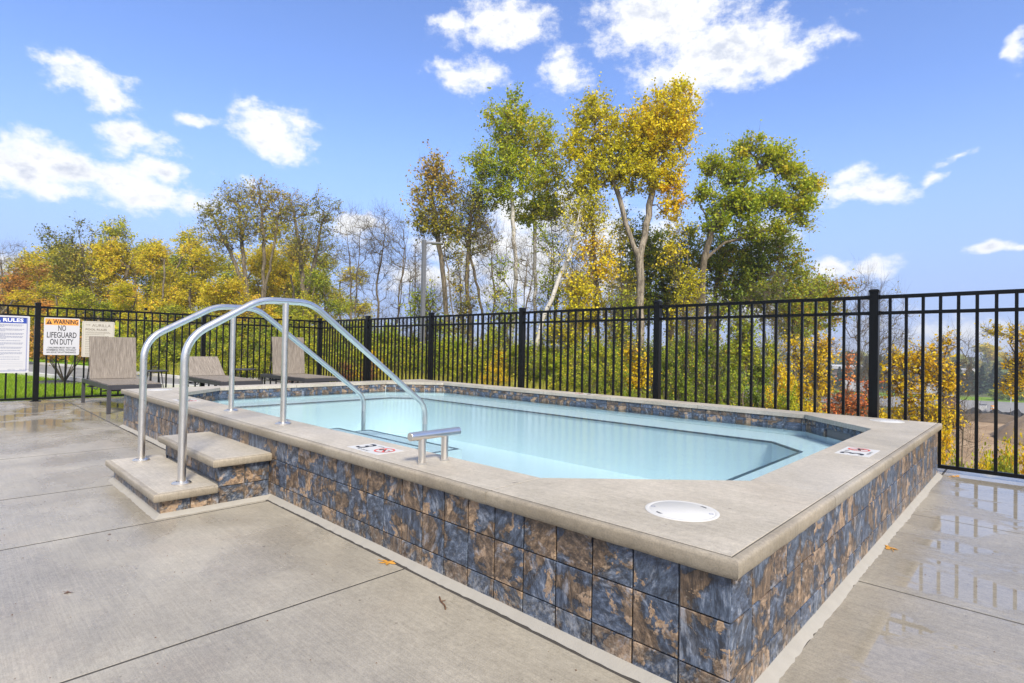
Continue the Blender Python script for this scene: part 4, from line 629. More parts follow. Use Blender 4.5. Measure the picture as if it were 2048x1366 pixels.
def rolled(parent, p0, p1, ztop, depth, m0, m1, name='coping_nosing', w=.03):
    """edge strip whose outer face looks to the right of p0->p1; m0/m1 mitre the ends"""
    a = Vector((*p0, 0)); b = Vector((*p1, 0)); dn = (b-a).normalized(); out = Vector((dn.y, -dn.x, 0)); ln = (b-a).length
    prof = [(-w, -.002)]
    for k in range(6):
        t = math.pi/2*k/5; prof.append((-.014+.014*math.sin(t), -.002-.014+.014*math.cos(t)))
    prof += [(0, -depth+.012), (-.008, -depth), (-w, -depth)]
    n = max(2, int(ln/.06)); vs = []; k = len(prof); rr_ = random.Random(int(abs(p0[0]*977+p0[1]*77)))
    for i in range(n+1):
        s = ln*i/n
        jx = rr_.gauss(0, .0007); jz = rr_.gauss(0, .0006)
        for q, (o_, z) in enumerate(prof):
            t = 0
            if i == 0: t = (-o_ if m0 else .0015)
            if i == n: t = (o_ if m1 else -.0015)
            v = a+dn*(s+t)+out*(o_+(jx if 2 < q < k-1 else 0)); vs.append((v.x, v.y, ztop+z+(jz if q > k-4 else 0)))
    fs = [(i*k+j, i*k+(j+1) % k, (i+1)*k+(j+1) % k, (i+1)*k+j) for i in range(n) for j in range(k)]
    fs += [tuple(range(k-1, -1, -1)), tuple(n*k+j for j in range(k))]
    mid = (a+b)/2; vs = [(x-mid.x, y-mid.y, z) for x, y, z in vs]
    return MB().add(vs, fs).build(name, M['nosing'], parent, smooth=True, loc=(mid.x, mid.y, 0))
def rolled_run(parent, pts, z, d, **k):
    for i in range(len(pts)-1):
        rolled(parent, pts[i], pts[i+1], z, d, i == 0 and k.get('m0', 1), i == len(pts)-2 and k.get('m1', 1))
rolled_run(pool, [(-W, 0)]+[(x, 0) for x in fx]+[(0, 0)], .5, .062)
rolled_run(pool, [(0, 0)]+[(0, y) for y in ry_]+[(0, L)], .5, .062)
rolled_run(pool, [(0, L)]+[(x, L) for x in bx_[::-1]]+[(-W, L)], .5, .062)
rolled_run(pool, [(-W, L)]+[(-W, y) for y in ry_[::-1]]+[(-W, 0)], .5, .062)

g4 = .0035
jbox(-W+E_-g4, E_-g4, -E_+g4, E_); jbox(-W+E_-g4, L-E_, -E_+g4, L-E_+g4); jbox(-W+E_-g4, E_+.0001, -W+E_, L-E_-.0001); jbox(-E_, E_+.0001, -E_+g4, L-E_-.0001)
for x in fx: jbox(x-.0034, E_+.006, x+.0034, YI0-.004)
for x in bx_: jbox(x-.003, YI1+.004, x+.003, L-E_-.006)
for y in ry_: jbox(XI1+.004, y-.003, -E_-.006, y+.003); jbox(-W+E_+.006, y-.003, XI0-.004, y+.003)
jf.build('joint_filler', M['joint'], pool)
# water
wat = MB().add([(x, y, .345) for x, y in octa(.015)], [tuple(range(8))]).build('water', M['water']); tag(wat, kind='structure')

# text helper -------------------------------------------------
def text_mesh(s, size, bold=0, sx=1.0, align='CENTER'):
    cu = bpy.data.curves.new('lettering', 'FONT'); cu.body = s; cu.size = size; cu.align_x = align; cu.align_y = 'CENTER'; cu.offset = bold; cu.resolution_u = 3
    o = bpy.data.objects.new('lettering', cu); COL.objects.link(o)
    dg = bpy.context.evaluated_depsgraph_get(); dg.update(); me = bpy.data.meshes.new_from_object(o.evaluated_get(dg)); bpy.data.objects.remove(o)
    for v in me.vertices: v.co.x *= sx; v.co.z = 0
    return me
def put_text(s, size, mat, parent, Mx, u, v, lift=.0012, bold=0, sx=1.0, align='CENTER', width=None, name='lettering'):
    me = text_mesh(s, size, bold, sx, align)
    if width:
        xs_ = [q.co.x for q in me.vertices]; k = width/(max(xs_)-min(xs_)); mid = (max(xs_)+min(xs_))/2
        for q in me.vertices: q.co.x = (q.co.x-mid)*k
    me.transform(Mx @ Matrix.Translation((u, v, lift))); me.materials.append(mat)
    o = bpy.data.objects.new(name, me); reg(o, parent, Matrix()); return o
def put_rects(rects, mat, parent, Mx, name, lift=.001):
    mb = MB()
    for (x0, y0, x1, y1) in rects: mb.add([Mx @ Vector(q) for q in ((x0, y0, lift), (x1, y0, lift), (x1, y1, lift), (x0, y1, lift))], [(0, 1, 2, 3)])
    return mb.build(name, mat, parent)
def put_ring(r0, r1, mat, parent, Mx, u, v, name, lift=.0014, k=40):
    vs = []
    for i in range(k):
        a = 2*math.pi*i/k
        for r_ in (r0, r1): vs.append(Mx @ Vector((u+r_*math.cos(a), v+r_*math.sin(a), lift)))
    return MB().add(vs, [(2*i, 2*i+1, (2*i+3) % (2*k), (2*i+2) % (2*k)) for i in range(k)]).build(name, mat, parent)

# depth markers set in the coping
def marker(cx, cy, ang):
    Mx = Matrix.Translation((cx, cy, .4998)) @ Matrix.Rotation(ang, 4, 'Z')
    mb = MB(); w, h = .175, .095
    mb.add([Mx @ Vector(q) for q in ((-w, -h, .002), (w, -h, .002), (w, h, .002), (-w, h, .002))]+[Mx @ Vector(q) for q in ((-w, -h, -.003), (w, -h, -.003), (w, h, -.003), (-w, h, -.003))],
           [(0, 1, 2, 3), (0, 4, 5, 1), (1, 5, 6, 2), (2, 6, 7, 3), (3, 7, 4, 0)])
    p = mb.build('depth_marker', M['white'], pool)
    put_text('3', .185, M['ink'], p, Mx, -.105, .0, .0035, bold=.002)
    put_text('FT IN', .028, M['ink'], p, Mx, -.015, .055, .0035)
    put_text('NO DIVING', .024, M['ink'], p, Mx, -.02, -.072, .0035)
    put_ring(.053, .064, M['red'], p, Mx, .09, .01, 'prohibition_ring', .0035)
    c, s_ = math.cos(2.35), math.sin(2.35)
    mb = MB(); mb.add([Mx @ Vector((.09+c*a-s_*b, .01+s_*a+c*b, .0039)) for a, b in ((-.055, -.007), (.055, -.007), (.055, .007), (-.055, .007))], [(0, 1, 2, 3)])
    mb.build('prohibition_bar', M['red'], p)
    mb = MB(); mb.tube([Mx @ Vector(q) for q in ((.055, -.005, .0034), (.075, .012, .0034), (.10, .006, .0034))], .004, 6)
    mb.tube([Mx @ Vector(q) for q in ((.10, .006, .0034), (.12, -.012, .0034))], .003, 6)
    mb.lathe([(0.001, 0), (.008, .0005), (.001, .001)], tuple(Mx @ Vector((.124, .018, .0034))), 10); mb.build('diver_symbol', M['ink'], p)
marker(-2.305, .185, -.005); marker(-.195, 2.495, R(90)); marker(-6.12, .2, -.01)
marker(-4.1, 4.81, R(180))

# skimmer lids
def lid(x, y, label):
    t = thing('skimmer_lid', label, 'lid', (x, y, .5), 'white skimmer lids in the coping')
    mb = MB(); mb.lathe([(.143, -.02), (.143, .0015), (.140, .003), (.128, .0032), (.126, .0022), (.124, .0035), (.001, .0035)], (x, y, .5), 56)
    mb.build('cover', M['white'], t, smooth=True)
    for a in (1.15, 4.3):
        mb = MB(); c = Vector((x+.112*math.cos(a), y+.112*math.sin(a), .5036)); d = Vector((-math.sin(a), math.cos(a), 0)); n_ = Vector((math.cos(a), math.sin(a), 0))
        mb.add([c-d*.018-n_*.006, c+d*.018-n_*.006, c+d*.012+n_*.006, c-d*.012+n_*.006], [(0, 1, 2, 3)]); mb.build('finger_slot', M['slot'], t)
    for a in (.3, 3.5):
        put_ring(.006, .009, M['greyink'], t, Matrix.Translation((x, y, .5030)), .112*math.cos(a), .112*math.sin(a), 'screw', .0008, 16)
lid(-.371, .376, 'large white round lid in the nearest coping corner')
lid(-.40, 4.70, 'white round lid in the far right coping corner by the tall fence post')
lid(-7.85, .36, 'white round lid at the left coping corner, seen behind the handrails')

# ------------------------------------------------------------------ entry steps
steps = thing('entry_steps', 'two tiled concrete steps leading up to the pool edge', 'steps', (-4.1, 0, 0))
def tread(x0, x1, y0, y1, z, t=.055):
    MB().prism([(x0+.03, y0+.03), (x1-.03, y0+.03), (x1-.03, y1), (x0+.03, y1)], z-t+.008, z).build('tread', M['coping'], steps, bevel=.002)
    rolled(steps, (x0, y1), (x0, y0), z, t, 0, 1, 'tread_nosing'); rolled(steps, (x0, y0), (x1, y0), z, t, 1, 1, 'tread_nosing'); rolled(steps, (x1, y0), (x1, y1), z, t, 1, 0, 'tread_nosing')
SX0, SX1 = -4.83, -3.44
MB().box((SX0+.06, -.31, 0), (SX1-.06, O+.012, .28)).build('step_core', M['grout'], steps)
MB().box((SX0-.02+.06, -.67, 0), (SX1-.0-.06+.04, -.33, .115)).build('step_core', M['grout'], steps)
tread(SX0, SX1, -.375, O+.0, .33); tread(SX0-.03, SX1+.045, -.735, -.352, .165)
ux0, ux1, uy = SX0+.045, SX1-.045, -.325
lx0, lx1, ly = SX0+.025, SX1-.005, -.685
tile_run('riser_tile', (ux0, uy), (ux1, uy), .168, .276, steps)
tile_run('riser_tile', (lx0, ly), (lx1, ly), .012, .110, steps)
for z0, z1 in ((.012, .125), (.130, .276)):
    tile_run('side_tile', (ux1, uy), (ux1, O), z0, z1, steps, pitch=.178); tile_run('side_tile', (ux0, O), (ux0, uy), z0, z1, steps, pitch=.178)
tile_run('side_tile', (lx1, ly), (lx1, uy), .012, .110, steps, pitch=.178); tile_run('side_tile', (lx0, uy), (lx0, ly), .012, .110, steps, pitch=.178)
cs = MB()
cove_run(cs, (lx0, O-.005), (lx0, ly), seed=2, w=.038); cove_run(cs, (lx0, ly), (lx1, ly), seed=3, w=.038); cove_run(cs, (lx1, ly), (lx1, O-.005), seed=1, w=.038)
cs.build('step_cove', M['cove'], steps, smooth=True)

# ------------------------------------------------------------------ stainless steel handrails
def smooth_path(pts, rad, n=7):
    P_ = [Vector(p) for p in pts]; out = [P_[0]]
    for i in range(1, len(P_)-1):
        r_ = rad[i-1]; a = (P_[i-1]-P_[i]); b = (P_[i+1]-P_[i]); r1 = min(r_, a.length*.48, b.length*.48)
        p0 = P_[i]+a.normalized()*r1; p2 = P_[i]+b.normalized()*r1
        for k in range(n+1):
            t = k/n; out.append(p0*(1-t)**2+P_[i]*2*t*(1-t)+p2*t*t)
    out.append(P_[-1]); return out
def flange(t, x, y, z, r=.062):
    mb = MB(); mb.lathe([(r, 0), (r, .006), (r-.006, .012), (r*.6, .017), (.034, .019), (.030, .013)], (x, y, z), 36); mb.build('flange', M['steel'], t, smooth=True)
def handrail(A, B, prof, rad, smid, label):
    ax, ay = A; d = Vector((B[0]-A[0], B[1]-A[1], 0)).normalized()
    t = thing('handrail', label, 'handrail', (ax, ay, .165), 'curved steel handrails over the entry steps')
    pts = smooth_path([(ax+d.x*s, ay+d.y*s, z) for s, z in prof], rad)
    MB().tube(pts, .0262, 20).build('rail_tube', M['steel'], t, smooth=True)
    mx_, my_ = ax+d.x*smid, ay+d.y*smid
    ztop = min(pts, key=lambda q: (q.x-mx_)**2+(q.y-my_)**2).z
    MB().tube([(mx_, my_, .5), (mx_, my_, ztop)], .0235, 20).build('support_post', M['steel'], t, smooth=True)
    flange(t, ax, ay, .165); flange(t, mx_, my_, .5)
handrail((-4.649, -.533), (-4.841, .224), [(0, .165), (0, 1.155), (.60, 1.475), (1.02, 1.488), (2.50, .52), (2.50, .05)], [.16, .10, .12, .12], .777, 'far steel handrail on the left side of the steps')
handrail((-3.605, -.521), (-3.700, .224), [(0, .165), (0, 1.165), (.53, 1.478), (.975, 1.490), (2.32, .535), (2.32, .05)], [.16, .10, .12, .12], .745, 'near steel handrail on the right side of the steps')

# short grab bar on two posts
gb = thing('grab_bar', 'short T shaped steel grab bar on two stubby posts on the coping', 'grab bar', (-1.77, .2, .5))
MB().tube([(-1.762, .052, .655), (-1.762, .395, .655)], .0235, 24).build('bar', M['steel'], gb, bevel=.002, smooth=True)
for y in (.135, .293):
    MB().tube([(-1.762, y, .5), (-1.762, y, .640)], .0205, 20).build('post', M['steel'], gb, smooth=True)
    rr2 = random.Random(int(y*1000)); mb = MB(); mb.lathe([(.0275, 0), (.0265, .003), (.0215, .007)], (-1.762, y, .5), 18)
    mb.v = [(a+rr2.gauss(0, .001), b+rr2.gauss(0, .001), c) for a, b, c in mb.v]; mb.build('mortar_ring', M['grout'], gb)

# ------------------------------------------------------------------ fences
FY = 5.165; FH = 1.772; FX = -.594; FC = -12.777
def box_mesh(name, sx_, sy_, sz_, mat):
    return MB().box((-sx_/2, -sy_/2, 0), (sx_/2, sy_/2, sz_)).mesh(name, mat)
PK = box_mesh('picket', .0265, .0265, FH-.075, M['fence'])
PO = box_mesh('post', .083, .083, FH+.035, M['fence'])
def capmesh():
    mb = MB(); a, b = .047, .03; mb.box((-a, -a, 0), (a, a, .02)); mb.add([(-a, -a, .02), (a, -a, .02), (a, a, .02), (-a, a, .02), (-b, -b, .032), (b, -b, .032), (b, b, .032), (-b, b, .032)], [(0, 1, 5, 4), (1, 2, 6, 5), (2, 3, 7, 6), (3, 0, 4, 7), (4, 5, 6, 7)]); return mb.mesh('post_cap', M['fence'])
CP = capmesh()
SC = MB().lathe([(.008, 0), (.007, .004), (.001, .006)], (0, 0, 0), 8).mesh('bolt', M['steel'])
def fence(label, p0, dirn, posts, off=0, skip_first=False, corner_last=False):
    d = Vector((*dirn, 0)); ang = math.atan2(d.y, d.x); o3 = Vector((*p0, 0))
    t = thing('metal_fence', label, 'fence', (p0[0], p0[1], 0), 'black metal picket fence round the pool deck')
    nrm = Vector((-d.y, d.x, 0))
    for i, s in enumerate(posts):
        if i == 0 and skip_first: continue
        c = o3+d*s; po = inst('post', PO, t, (c.x, c.y, 0), (0, 0, ang)); inst('post_cap', CP, po, (c.x, c.y, FH+.035), (0, 0, ang))
        MB().box((c.x-.075, c.y-.075, .0), (c.x+.075, c.y+.075, .012)).build('base_plate', M['fence'], po)
    for a, b in zip(posts[:-1], posts[1:]):
        ln = abs(b-a)-.083; c = o3+d*((a+b)/2)
        for z, h in ((FH-.038, .038), (FH-.205, .034), (.035, .036)):
            key = ('rail', round(ln, 3), h)
            if key not in TM: TM[key] = MB().box((-ln/2, -.018, 0), (ln/2, .018, h)).mesh('rail', M['fence'])
            r_ = inst('rail', TM[key], t, (c.x, c.y, z), (0, 0, ang))
            for sgn in (-1, 1):
                q = c+d*sgn*(ln/2+.004)
                k2 = ('brk', h)
                if k2 not in TM: TM[k2] = MB().box((-.022, -.023, -.004), (.022, .023, h+.004)).mesh('bracket', M['fence'])
                inst('bracket', TM[k2], r_, (q.x, q.y, z), (0, 0, ang))
        n = round(abs(b-a)/.139)
        for k in range(1, n):
            q = o3+d*(a+(b-a)*k/n); inst('picket', PK, t, (q.x, q.y, .045), (0, 0, ang))
bp = [FX-5.0, FX-2.5][:0]
fence('black picket fence along the back of the deck facing the woods', (FX, FY), (1, .0053), [FC-FX, -9.886, -7.544, -5.068, -2.533, 0, 2.5, 5.0])
cx0, cy0 = FC, FY-.064
fence('black picket fence across the left end of the deck carrying the signs', (cx0, cy0), (0, -1), [0, 2.738, 5.551, 8.3, 10.9], skip_first=True)

# ------------------------------------------------------------------ signs on the left fence
def sign(label, y0, y1, z0, z1, mat, name='pool_sign'):
    w, h = y1-y0, z1-z0; cyy, czz = (y0+y1)/2, (z0+z1)/2; x = -12.742
    t = thing(name, label, 'sign', (x, cyy, z0))
    Mx = Matrix.Translation((x+.004, cyy, czz)) @ Matrix(((0, 0, 1, 0), (1, 0, 0, 0), (0, 1, 0, 0), (0, 0, 0, 1)))
    r_ = .02; poly = []
    for sx_, sy_, a0 in ((1, -1, -90), (1, 1, 0), (-1, 1, 90), (-1, -1, 180)):
        for k in range(4):
            a = R(a0+30*k); poly.append((sx_*(w/2-r_)+r_*math.cos(a), sy_*(h/2-r_)+r_*math.sin(a)))
    n = len(poly); vs = [Mx @ Vector((a, b, -.004)) for a, b in poly]+[Mx @ Vector((a, b, 0)) for a, b in poly]
    MB().add(vs, [tuple(range(n-1, -1, -1)), tuple(range(n, 2*n))]+[(i, (i+1) % n, n+(i+1) % n, n+i) for i in range(n)]).build('panel', mat, t)
    return t, Mx, w, h
def border(t, Mx, w, h, inset, lw, mat, name='border_line'):
    a, b = w/2-inset, h/2-inset
    put_rects([(-a, -b, a, -b+lw), (-a, b-lw, a, b), (-a, -b+lw, -a+lw, b-lw), (a-lw, -b+lw, a, b-lw)], mat, t, Mx, name)
def textrows(t, Mx, x0, x1, rows, hh, mat, seed, name='small_print'):
    rg = random.Random(seed); rc = []
    for y, frac in rows:
        x = x0
        while x < x0+(x1-x0)*frac:
            wd = rg.uniform(.008, .032); rc.append((x, y-hh/2, min(x+wd, x1), y+hh/2)); x += wd+.006
    put_rects(rc, mat, t, Mx, name)['kind'] = 'stuff'
t, Mx, w, h = sign('white warning sign with orange header reading NO LIFEGUARD ON DUTY', -.362, .168, .863, 1.566, M['paper'], 'warning_sign')
put_rects([(-w/2+.018, h/2-.135, w/2-.018, h/2-.018)], M['orange'], t, Mx, 'header_band')
put_text('WARNING', .118, M['ink'], t, Mx, .052, h/2-.077, .002, bold=.0035, width=.375)
mb = MB(); mb.add([Mx @ Vector(q) for q in ((-.235, h/2-.122, .002), (-.147, h/2-.122, .002), (-.191, h/2-.030, .002))], [(0, 1, 2)]); mb.build('warning_triangle', M['ink'], t)
put_rects([(-.196, h/2-.092, -.186, h/2-.058), (-.196, h/2-.108, -.186, h/2-.098)], M['orange'], t, Mx, 'exclamation_mark', .003)
put_text('NO', .15, M['ink'], t, Mx, 0, .153, bold=.002, width=.115)
put_text('LIFEGUARD', .15, M['ink'], t, Mx, 0, .022, bold=.002, width=.44)
put_text('ON DUTY', .15, M['ink'], t, Mx, 0, -.108, bold=.002, width=.345)
for i, (s, ww) in enumerate((('CHILDREN MUST NOT USE', .41), ('SWIMMING POOL WITHOUT', .44), ('AN ADULT IN ATTENDANCE.', .44))):
    put_text(s, .042, M['ink'], t, Mx, 0, -.215-i*.044, bold=.0009, width=ww)
t, Mx, w, h = sign('cream sign headed AURILLA POOL RULES, partly behind the nearest lounge chair', .205, .722, .826, 1.528, M['cream'])
border(t, Mx, w, h, .018, .003, M['taupeink'])
put_text('THE', .03, M['taupeink'], t, Mx, -.17, h/2-.075, width=.075)
put_text('AURILLA', .08, M['taupeink'], t, Mx, .045, h/2-.085, width=.30)
put_text('POOL RULES', .052, M['taupeink'], t, Mx, -.035, h/2-.165, bold=.0015, width=.34)
rws = [(h/2-.212, .95), (h/2-.232, .98)]+[(h/2-.262-.034*k, f_) for k, f_ in enumerate((.78, .88, .8, .7, .98, .85, .9, .75, .85, .7, .8, .6))]
textrows(t, Mx, -.205, .19, rws, .008, M['taupeink'], 3); textrows(t, Mx, -.205, .19, [(-h/2+.04, .9)], .006, M['taupeink'], 8)
t, Mx, w, h = sign('large white sign with blue header reading POOL RULES, cut by the left edge', -1.30, -.560, .535, 1.572, M['paper'])
put_rects([(-w/2+.03, h/2-.135, w/2-.045, h/2-.03)], M['blueink'], t, Mx, 'header_band')
border(t, Mx, w, h, .032, .005, M['blueink']); border(t, Mx, w, h, .042, .002, M['blueink'])
put_text('POOL RULES', .088, M['whiteink'], t, Mx, -.005, h/2-.083, .002, bold=.0022, width=.57)
rws = []; y = h/2-.165
for blk in (3, 3, 6, 1, 3, 2, 1, 3, 1, 1):
    for k in range(blk): rws.append((y, [.96, .93, .55][k % 3] if blk > 1 else .9)); y -= .0185
    y -= .022
textrows(t, Mx, -w/2+.06, w/2-.07, rws, .009, M['greyink'], 5)
put_rects([(-w/2+.06, -h/2+.08+.03*k, w/2-.08, -h/2+.082+.03*k) for k in range(1, 5)], M['greyink'], t, Mx, 'form_line')
put_text('AM TO', .028, M['greyink'], t, Mx, .13, -h/2+.06, width=.095); put_text('PM DAILY', .028, M['greyink'], t, Mx, .31, -h/2+.06, width=.13)

# ------------------------------------------------------------------ lounge chairs
def lounger(x1, x0, y0, y1, hinge, back_ang, back_len, label):
    z = .45; t = thing('lounge_chair', label, 'lounge chair', ((x0+x1)/2, (y0+y1)/2, 0), 'taupe sling lounge chairs left of the pool')
    fw_, fh = .045, .075
    mb = MB(); mb.box((x0, y0, z-fh), (x1, y0+fw_, z)); mb.box((x0, y1-fw_, z-fh), (x1, y1, z)); mb.box((x0, y0+fw_+.001, z-fh), (x0+fw_, y1-fw_-.001, z-.002)); mb.box((x1-fw_, y0+fw_+.001, z-fh), (x1, y1-fw_-.001, z-.002))
    mb.build('frame', M['frame'], t, bevel=.004)
    for xx in (x0+.0, x1-.055):
        for yy in (y0, y1-.05):
            MB().box((xx, yy, 0), (xx+.055, yy+.05, z-fh-.001)).build('leg', M['frame'], t, bevel=.003)
    for xx in (x0+.45, hinge-.1, x1-.5): MB().tube([(xx, y0+.01, z-.12), (xx, y1-.01, z-.12)], .012, 8).build('crossbar', M['frame'], t, smooth=True)
    # seat sling, slightly sagging, laid over the frame
    nx_, ny_ = 14, 8; vs = []
    for i in range(nx_+1):
        for j in range(ny_+1):
            a, b = i/nx_, j/ny_; sag = .018*math.sin(a*math.pi)*math.sin(b*math.pi)
            vs.append((hinge+(x1-.02-hinge)*a, y0+.012+(y1-y0-.024)*b, z+.014-sag))
    n0 = len(vs); vs += [(a, b, c-.012) for a, b, c in vs]; k = ny_+1
    fs = [(i*k+j, (i+1)*k+j, (i+1)*k+j+1, i*k+j+1) for i in range(nx_) for j in range(ny_)]
    fs += [tuple(n0+q for q in reversed(f)) for f in fs]
    per = [i*k for i in range(nx_+1)]+[nx_*k+j for j in range(1, k)]+[i*k+ny_ for i in range(nx_-1, -1, -1)]+[j for j in range(ny_-1, 0, -1)]
    fs += [(per[i], n0+per[i], n0+per[(i+1) % len(per)], per[(i+1) % len(per)]) for i in range(len(per))]
    mb = MB().add(vs, fs); mid = Vector(((x0+x1)/2, (y0+y1)/2, z)); mb.v = [tuple(Vector(v)-mid) for v in mb.v]
    mb.build('seat', M['sling'], t, loc=tuple(mid), smooth=True)
    # back panel hinged at the seat
    ca, sa = math.cos(back_ang), math.sin(back_ang); d = Vector((-ca, 0, sa)); n_ = Vector((sa, 0, ca))
    vs = []; rows = 8
    for i in range(rows+1):
        for j in range(ny_+1):
            a, b = i/rows, j/ny_; p = Vector((0, y0+.02+(y1-y0-.04)*b, 0))-Vector((0, (y0+y1)/2, 0))+d*(back_len*a)-n_*.02*math.sin(a*math.pi)*math.sin(b*math.pi); vs.append(tuple(p))
    n0 = len(vs); vs += [tuple(Vector(v)-n_*.028) for v in vs]
    fs = [(i*k+j, (i+1)*k+j, (i+1)*k+j+1, i*k+j+1) for i in range(rows) for j in range(ny_)]
    fs += [tuple(n0+q for q in reversed(f)) for f in fs]
    per = [i*k for i in range(rows+1)]+[rows*k+j for j in range(1, k)]+[i*k+ny_ for i in range(rows-1, -1, -1)]+[j for j in range(ny_-1, 0, -1)]
    fs += [(per[i], n0+per[i], n0+per[(i+1) % len(per)], per[(i+1) % len(per)]) for i in range(len(per))]
    MB().add(vs, fs).build('backrest', M['sling'], t, loc=(hinge, (y0+y1)/2, z+.02), smooth=True)
    top = Vector((hinge, 0, z+.02))+d*back_len*.45-n_*.03
    for yy in (y0+.03, y1-.03): MB().tube([(top.x, yy, top.z), (x0+.35, yy, z-.02)], .011, 8).build('prop_bar', M['frame'], t, smooth=True)
    MB().tube([(hinge-.55, y0+.07, z-.03), (hinge-.2, y0+.07, z-.14), (hinge+.35, y0+.07, z-.14), (hinge+.5, y0+.07, z-.06)], .009, 8).build('ratchet_bar', M['frame'], t, smooth=True)
lounger(-9.80, -12.07, .125, .86, -11.42, R(80), .76, 'nearest lounge chair with raised back, in front of the cream sign')
lounger(-9.90, -12.35, 1.80, 2.52, -11.78, R(38), .62, 'middle lounge chair with its back only half raised')
lounger(-10.15, -12.42, 3.48, 4.26, -11.75, R(83), .85, 'farthest lounge chair with upright back, seen between the handrail posts')

def side_table(x, y, r_, label):
    z = .575; t = thing('side_table', label, 'side table', (x, y, 0), 'small round dark side tables between the loungers')
    MB().lathe([(r_-.006, -.026), (r_, -.020), (r_, -.004), (r_-.004, 0), (.001, 0)], (x, y, z), 36).build('table_top', M['frame'], t, smooth=True)
    for k in range(4):
        a = R(45+90*k); MB().tube([(x+.55*r_*math.cos(a), y+.55*r_*math.sin(a), z-.02), (x+.92*r_*math.cos(a), y+.92*r_*math.sin(a), 0)], .010, 8).build('leg', M['frame'], t, smooth=True)
    mb = MB(); pts = smooth_path([(x-.02, y-.03, z), (x-.02, y-.03, z+.075), (x-.02, y+.045, z+.075), (x-.02, y+.045, z)], [.02, .02], 4); mb.tube(pts, .006, 8)
    mb.build('top_handle', M['frame'], t, smooth=True)
side_table(-12.15, 1.30, .235, 'round dark side table between the nearest and middle lounge chairs')
side_table(-12.30, 3.05, .27, 'round dark side table between the middle and farthest lounge chairs')

# ------------------------------------------------------------------ lamp post
lp = thing('lamp_post', 'grey square parking lamp post with one flat head beyond the fence', 'lamp post', (-15.48, 10.42, 0))
lx, ly_ = -15.48, 10.42
MB().box((lx-.065, ly_-.065, -.1), (lx+.065, ly_+.065, 5.05)).build('pole', M['lamp'], lp, bevel=.008)
dd = Vector((.69, .72, 0))
ang = math.atan2(dd.y, dd.x)
Mh = Matrix.Translation((lx, ly_, 4.98)) @ Matrix.Rotation(ang, 4, 'Z')
MB().box((.066, -.04, -.07), (.26, .04, 0), Mh).build('arm', M['lamp'], lp, bevel=.006)
hd = MB().box((.262, -.15, -.085), (.68, .15, -.025), Mh).build('lamp_head', M['lamp'], lp, bevel=.012)
MB().box((.32, -.12, -.090), (.64, .12, -.0855), Mh).build('lens', M['white'], hd)

# ------------------------------------------------------------------ bits on the deck
M['dryleaf'] = simple('dry orange leaf', (.50, .24, .035), .6, scale=30, var=.4)
M['brownleaf'] = simple('brown leaf', (.12, .06, .03), .7, scale=30, var=.4)
def fallen_leaf(x, y, z, s, rot, mat, label, lobes=5, name='fallen_leaf', flat=1.0):
    vs = [(0, 0, s*.08)]; n = lobes*4; rg = random.Random(int(x*1000)+7)
    for i in range(n):
        a = 2*math.pi*i/n; rr_ = s*(.62+.38*math.cos(lobes*a))*(1+.15*rg.random()); zz = s*.16*abs(math.sin(a*2+1))*rg.random()+.002
        vs.append((rr_*math.cos(a)*1.15, rr_*math.sin(a)*.75*flat, zz))
    mb = MB().add(vs, [(0, 1+i, 1+(i+1) % n) for i in range(n)])
    Mx = Matrix.Translation((x, y, z)) @ Matrix.Rotation(rot, 4, 'Z'); mb.v = [tuple(Mx @ Vector(v)) for v in mb.v]
    base = len(mb.v); mb.tube([Mx @ Vector((-s*.5, 0, .006)), Mx @ Vector((-s*1.5, s*.3, .004))], s*.035, 5)
    me = mb.mesh(name, mat); o = bpy.data.objects.new(name, me); reg(o, None, Matrix()); tag(o, label, 'leaf'); return o
fallen_leaf(-1.80, -.045, .001, .045, .4, M['dryleaf'], 'orange lobed leaf on the deck at the foot of the front wall')
fallen_leaf(.03, 2.21, .001, .048, 2.2, M['dryleaf'], 'tan leaf on the wet deck beside the right pool wall', 3)
fallen_leaf(.10, 5.00, .001, .055, 1.2, M['dryleaf'], 'orange leaf lying under the fence at the far right pool corner', 4)
fallen_leaf(-2.49, -1.27, .001, .018, .9, M['brownleaf'], 'small brown leaf scrap on the near left deck', 3)
fallen_leaf(-12.3, .02, .001, .045, .2, M['brownleaf'], 'brown leaf on the deck near the sign fence post', 4)
fallen_leaf(-3.28, -.98, .001, .012, .2, M['brownleaf'], 'tiny brown leaf scrap right of the steps', 3)
mb = MB(); mb.tube([(-1.30, -.10, .004), (-1.26, -.125, .006), (-1.22, -.135, .004), (-1.19, -.155, .005)], .0035, 6); mb.tube([(-1.26, -.125, .006), (-1.25, -.105, .007)], .002, 5)
tag(mb.build('twig', M['brownleaf'], None), 'short dark twig on the deck in front of the tiled wall', 'twig')
rg = random.Random(11); mb = MB()
for _ in range(260):
    if rg.random() < .75: x, y = rg.uniform(-7, .2), rg.uniform(-1.6, -.08)
    else: x, y = rg.uniform(.08, 1.0), rg.uniform(.3, 5)
    if -4.95 < x < -3.3 and y > -.85: continue
    s = rg.uniform(.0015, .0045); a = rg.uniform(0, 6); mb.add([(x+s*math.cos(a+k*2.1)*(1.6 if k == 0 else 1), y+s*math.sin(a+k*2.1), .0015) for k in range(3)]+[(x, y, .0015+s*.6)], [(0, 1, 3), (1, 2, 3), (2, 0, 3)])
tag(mb.build('debris', M['brownleaf'], None), 'tiny dark specks of grit and seed scattered on the concrete deck', 'debris', kind='stuff')

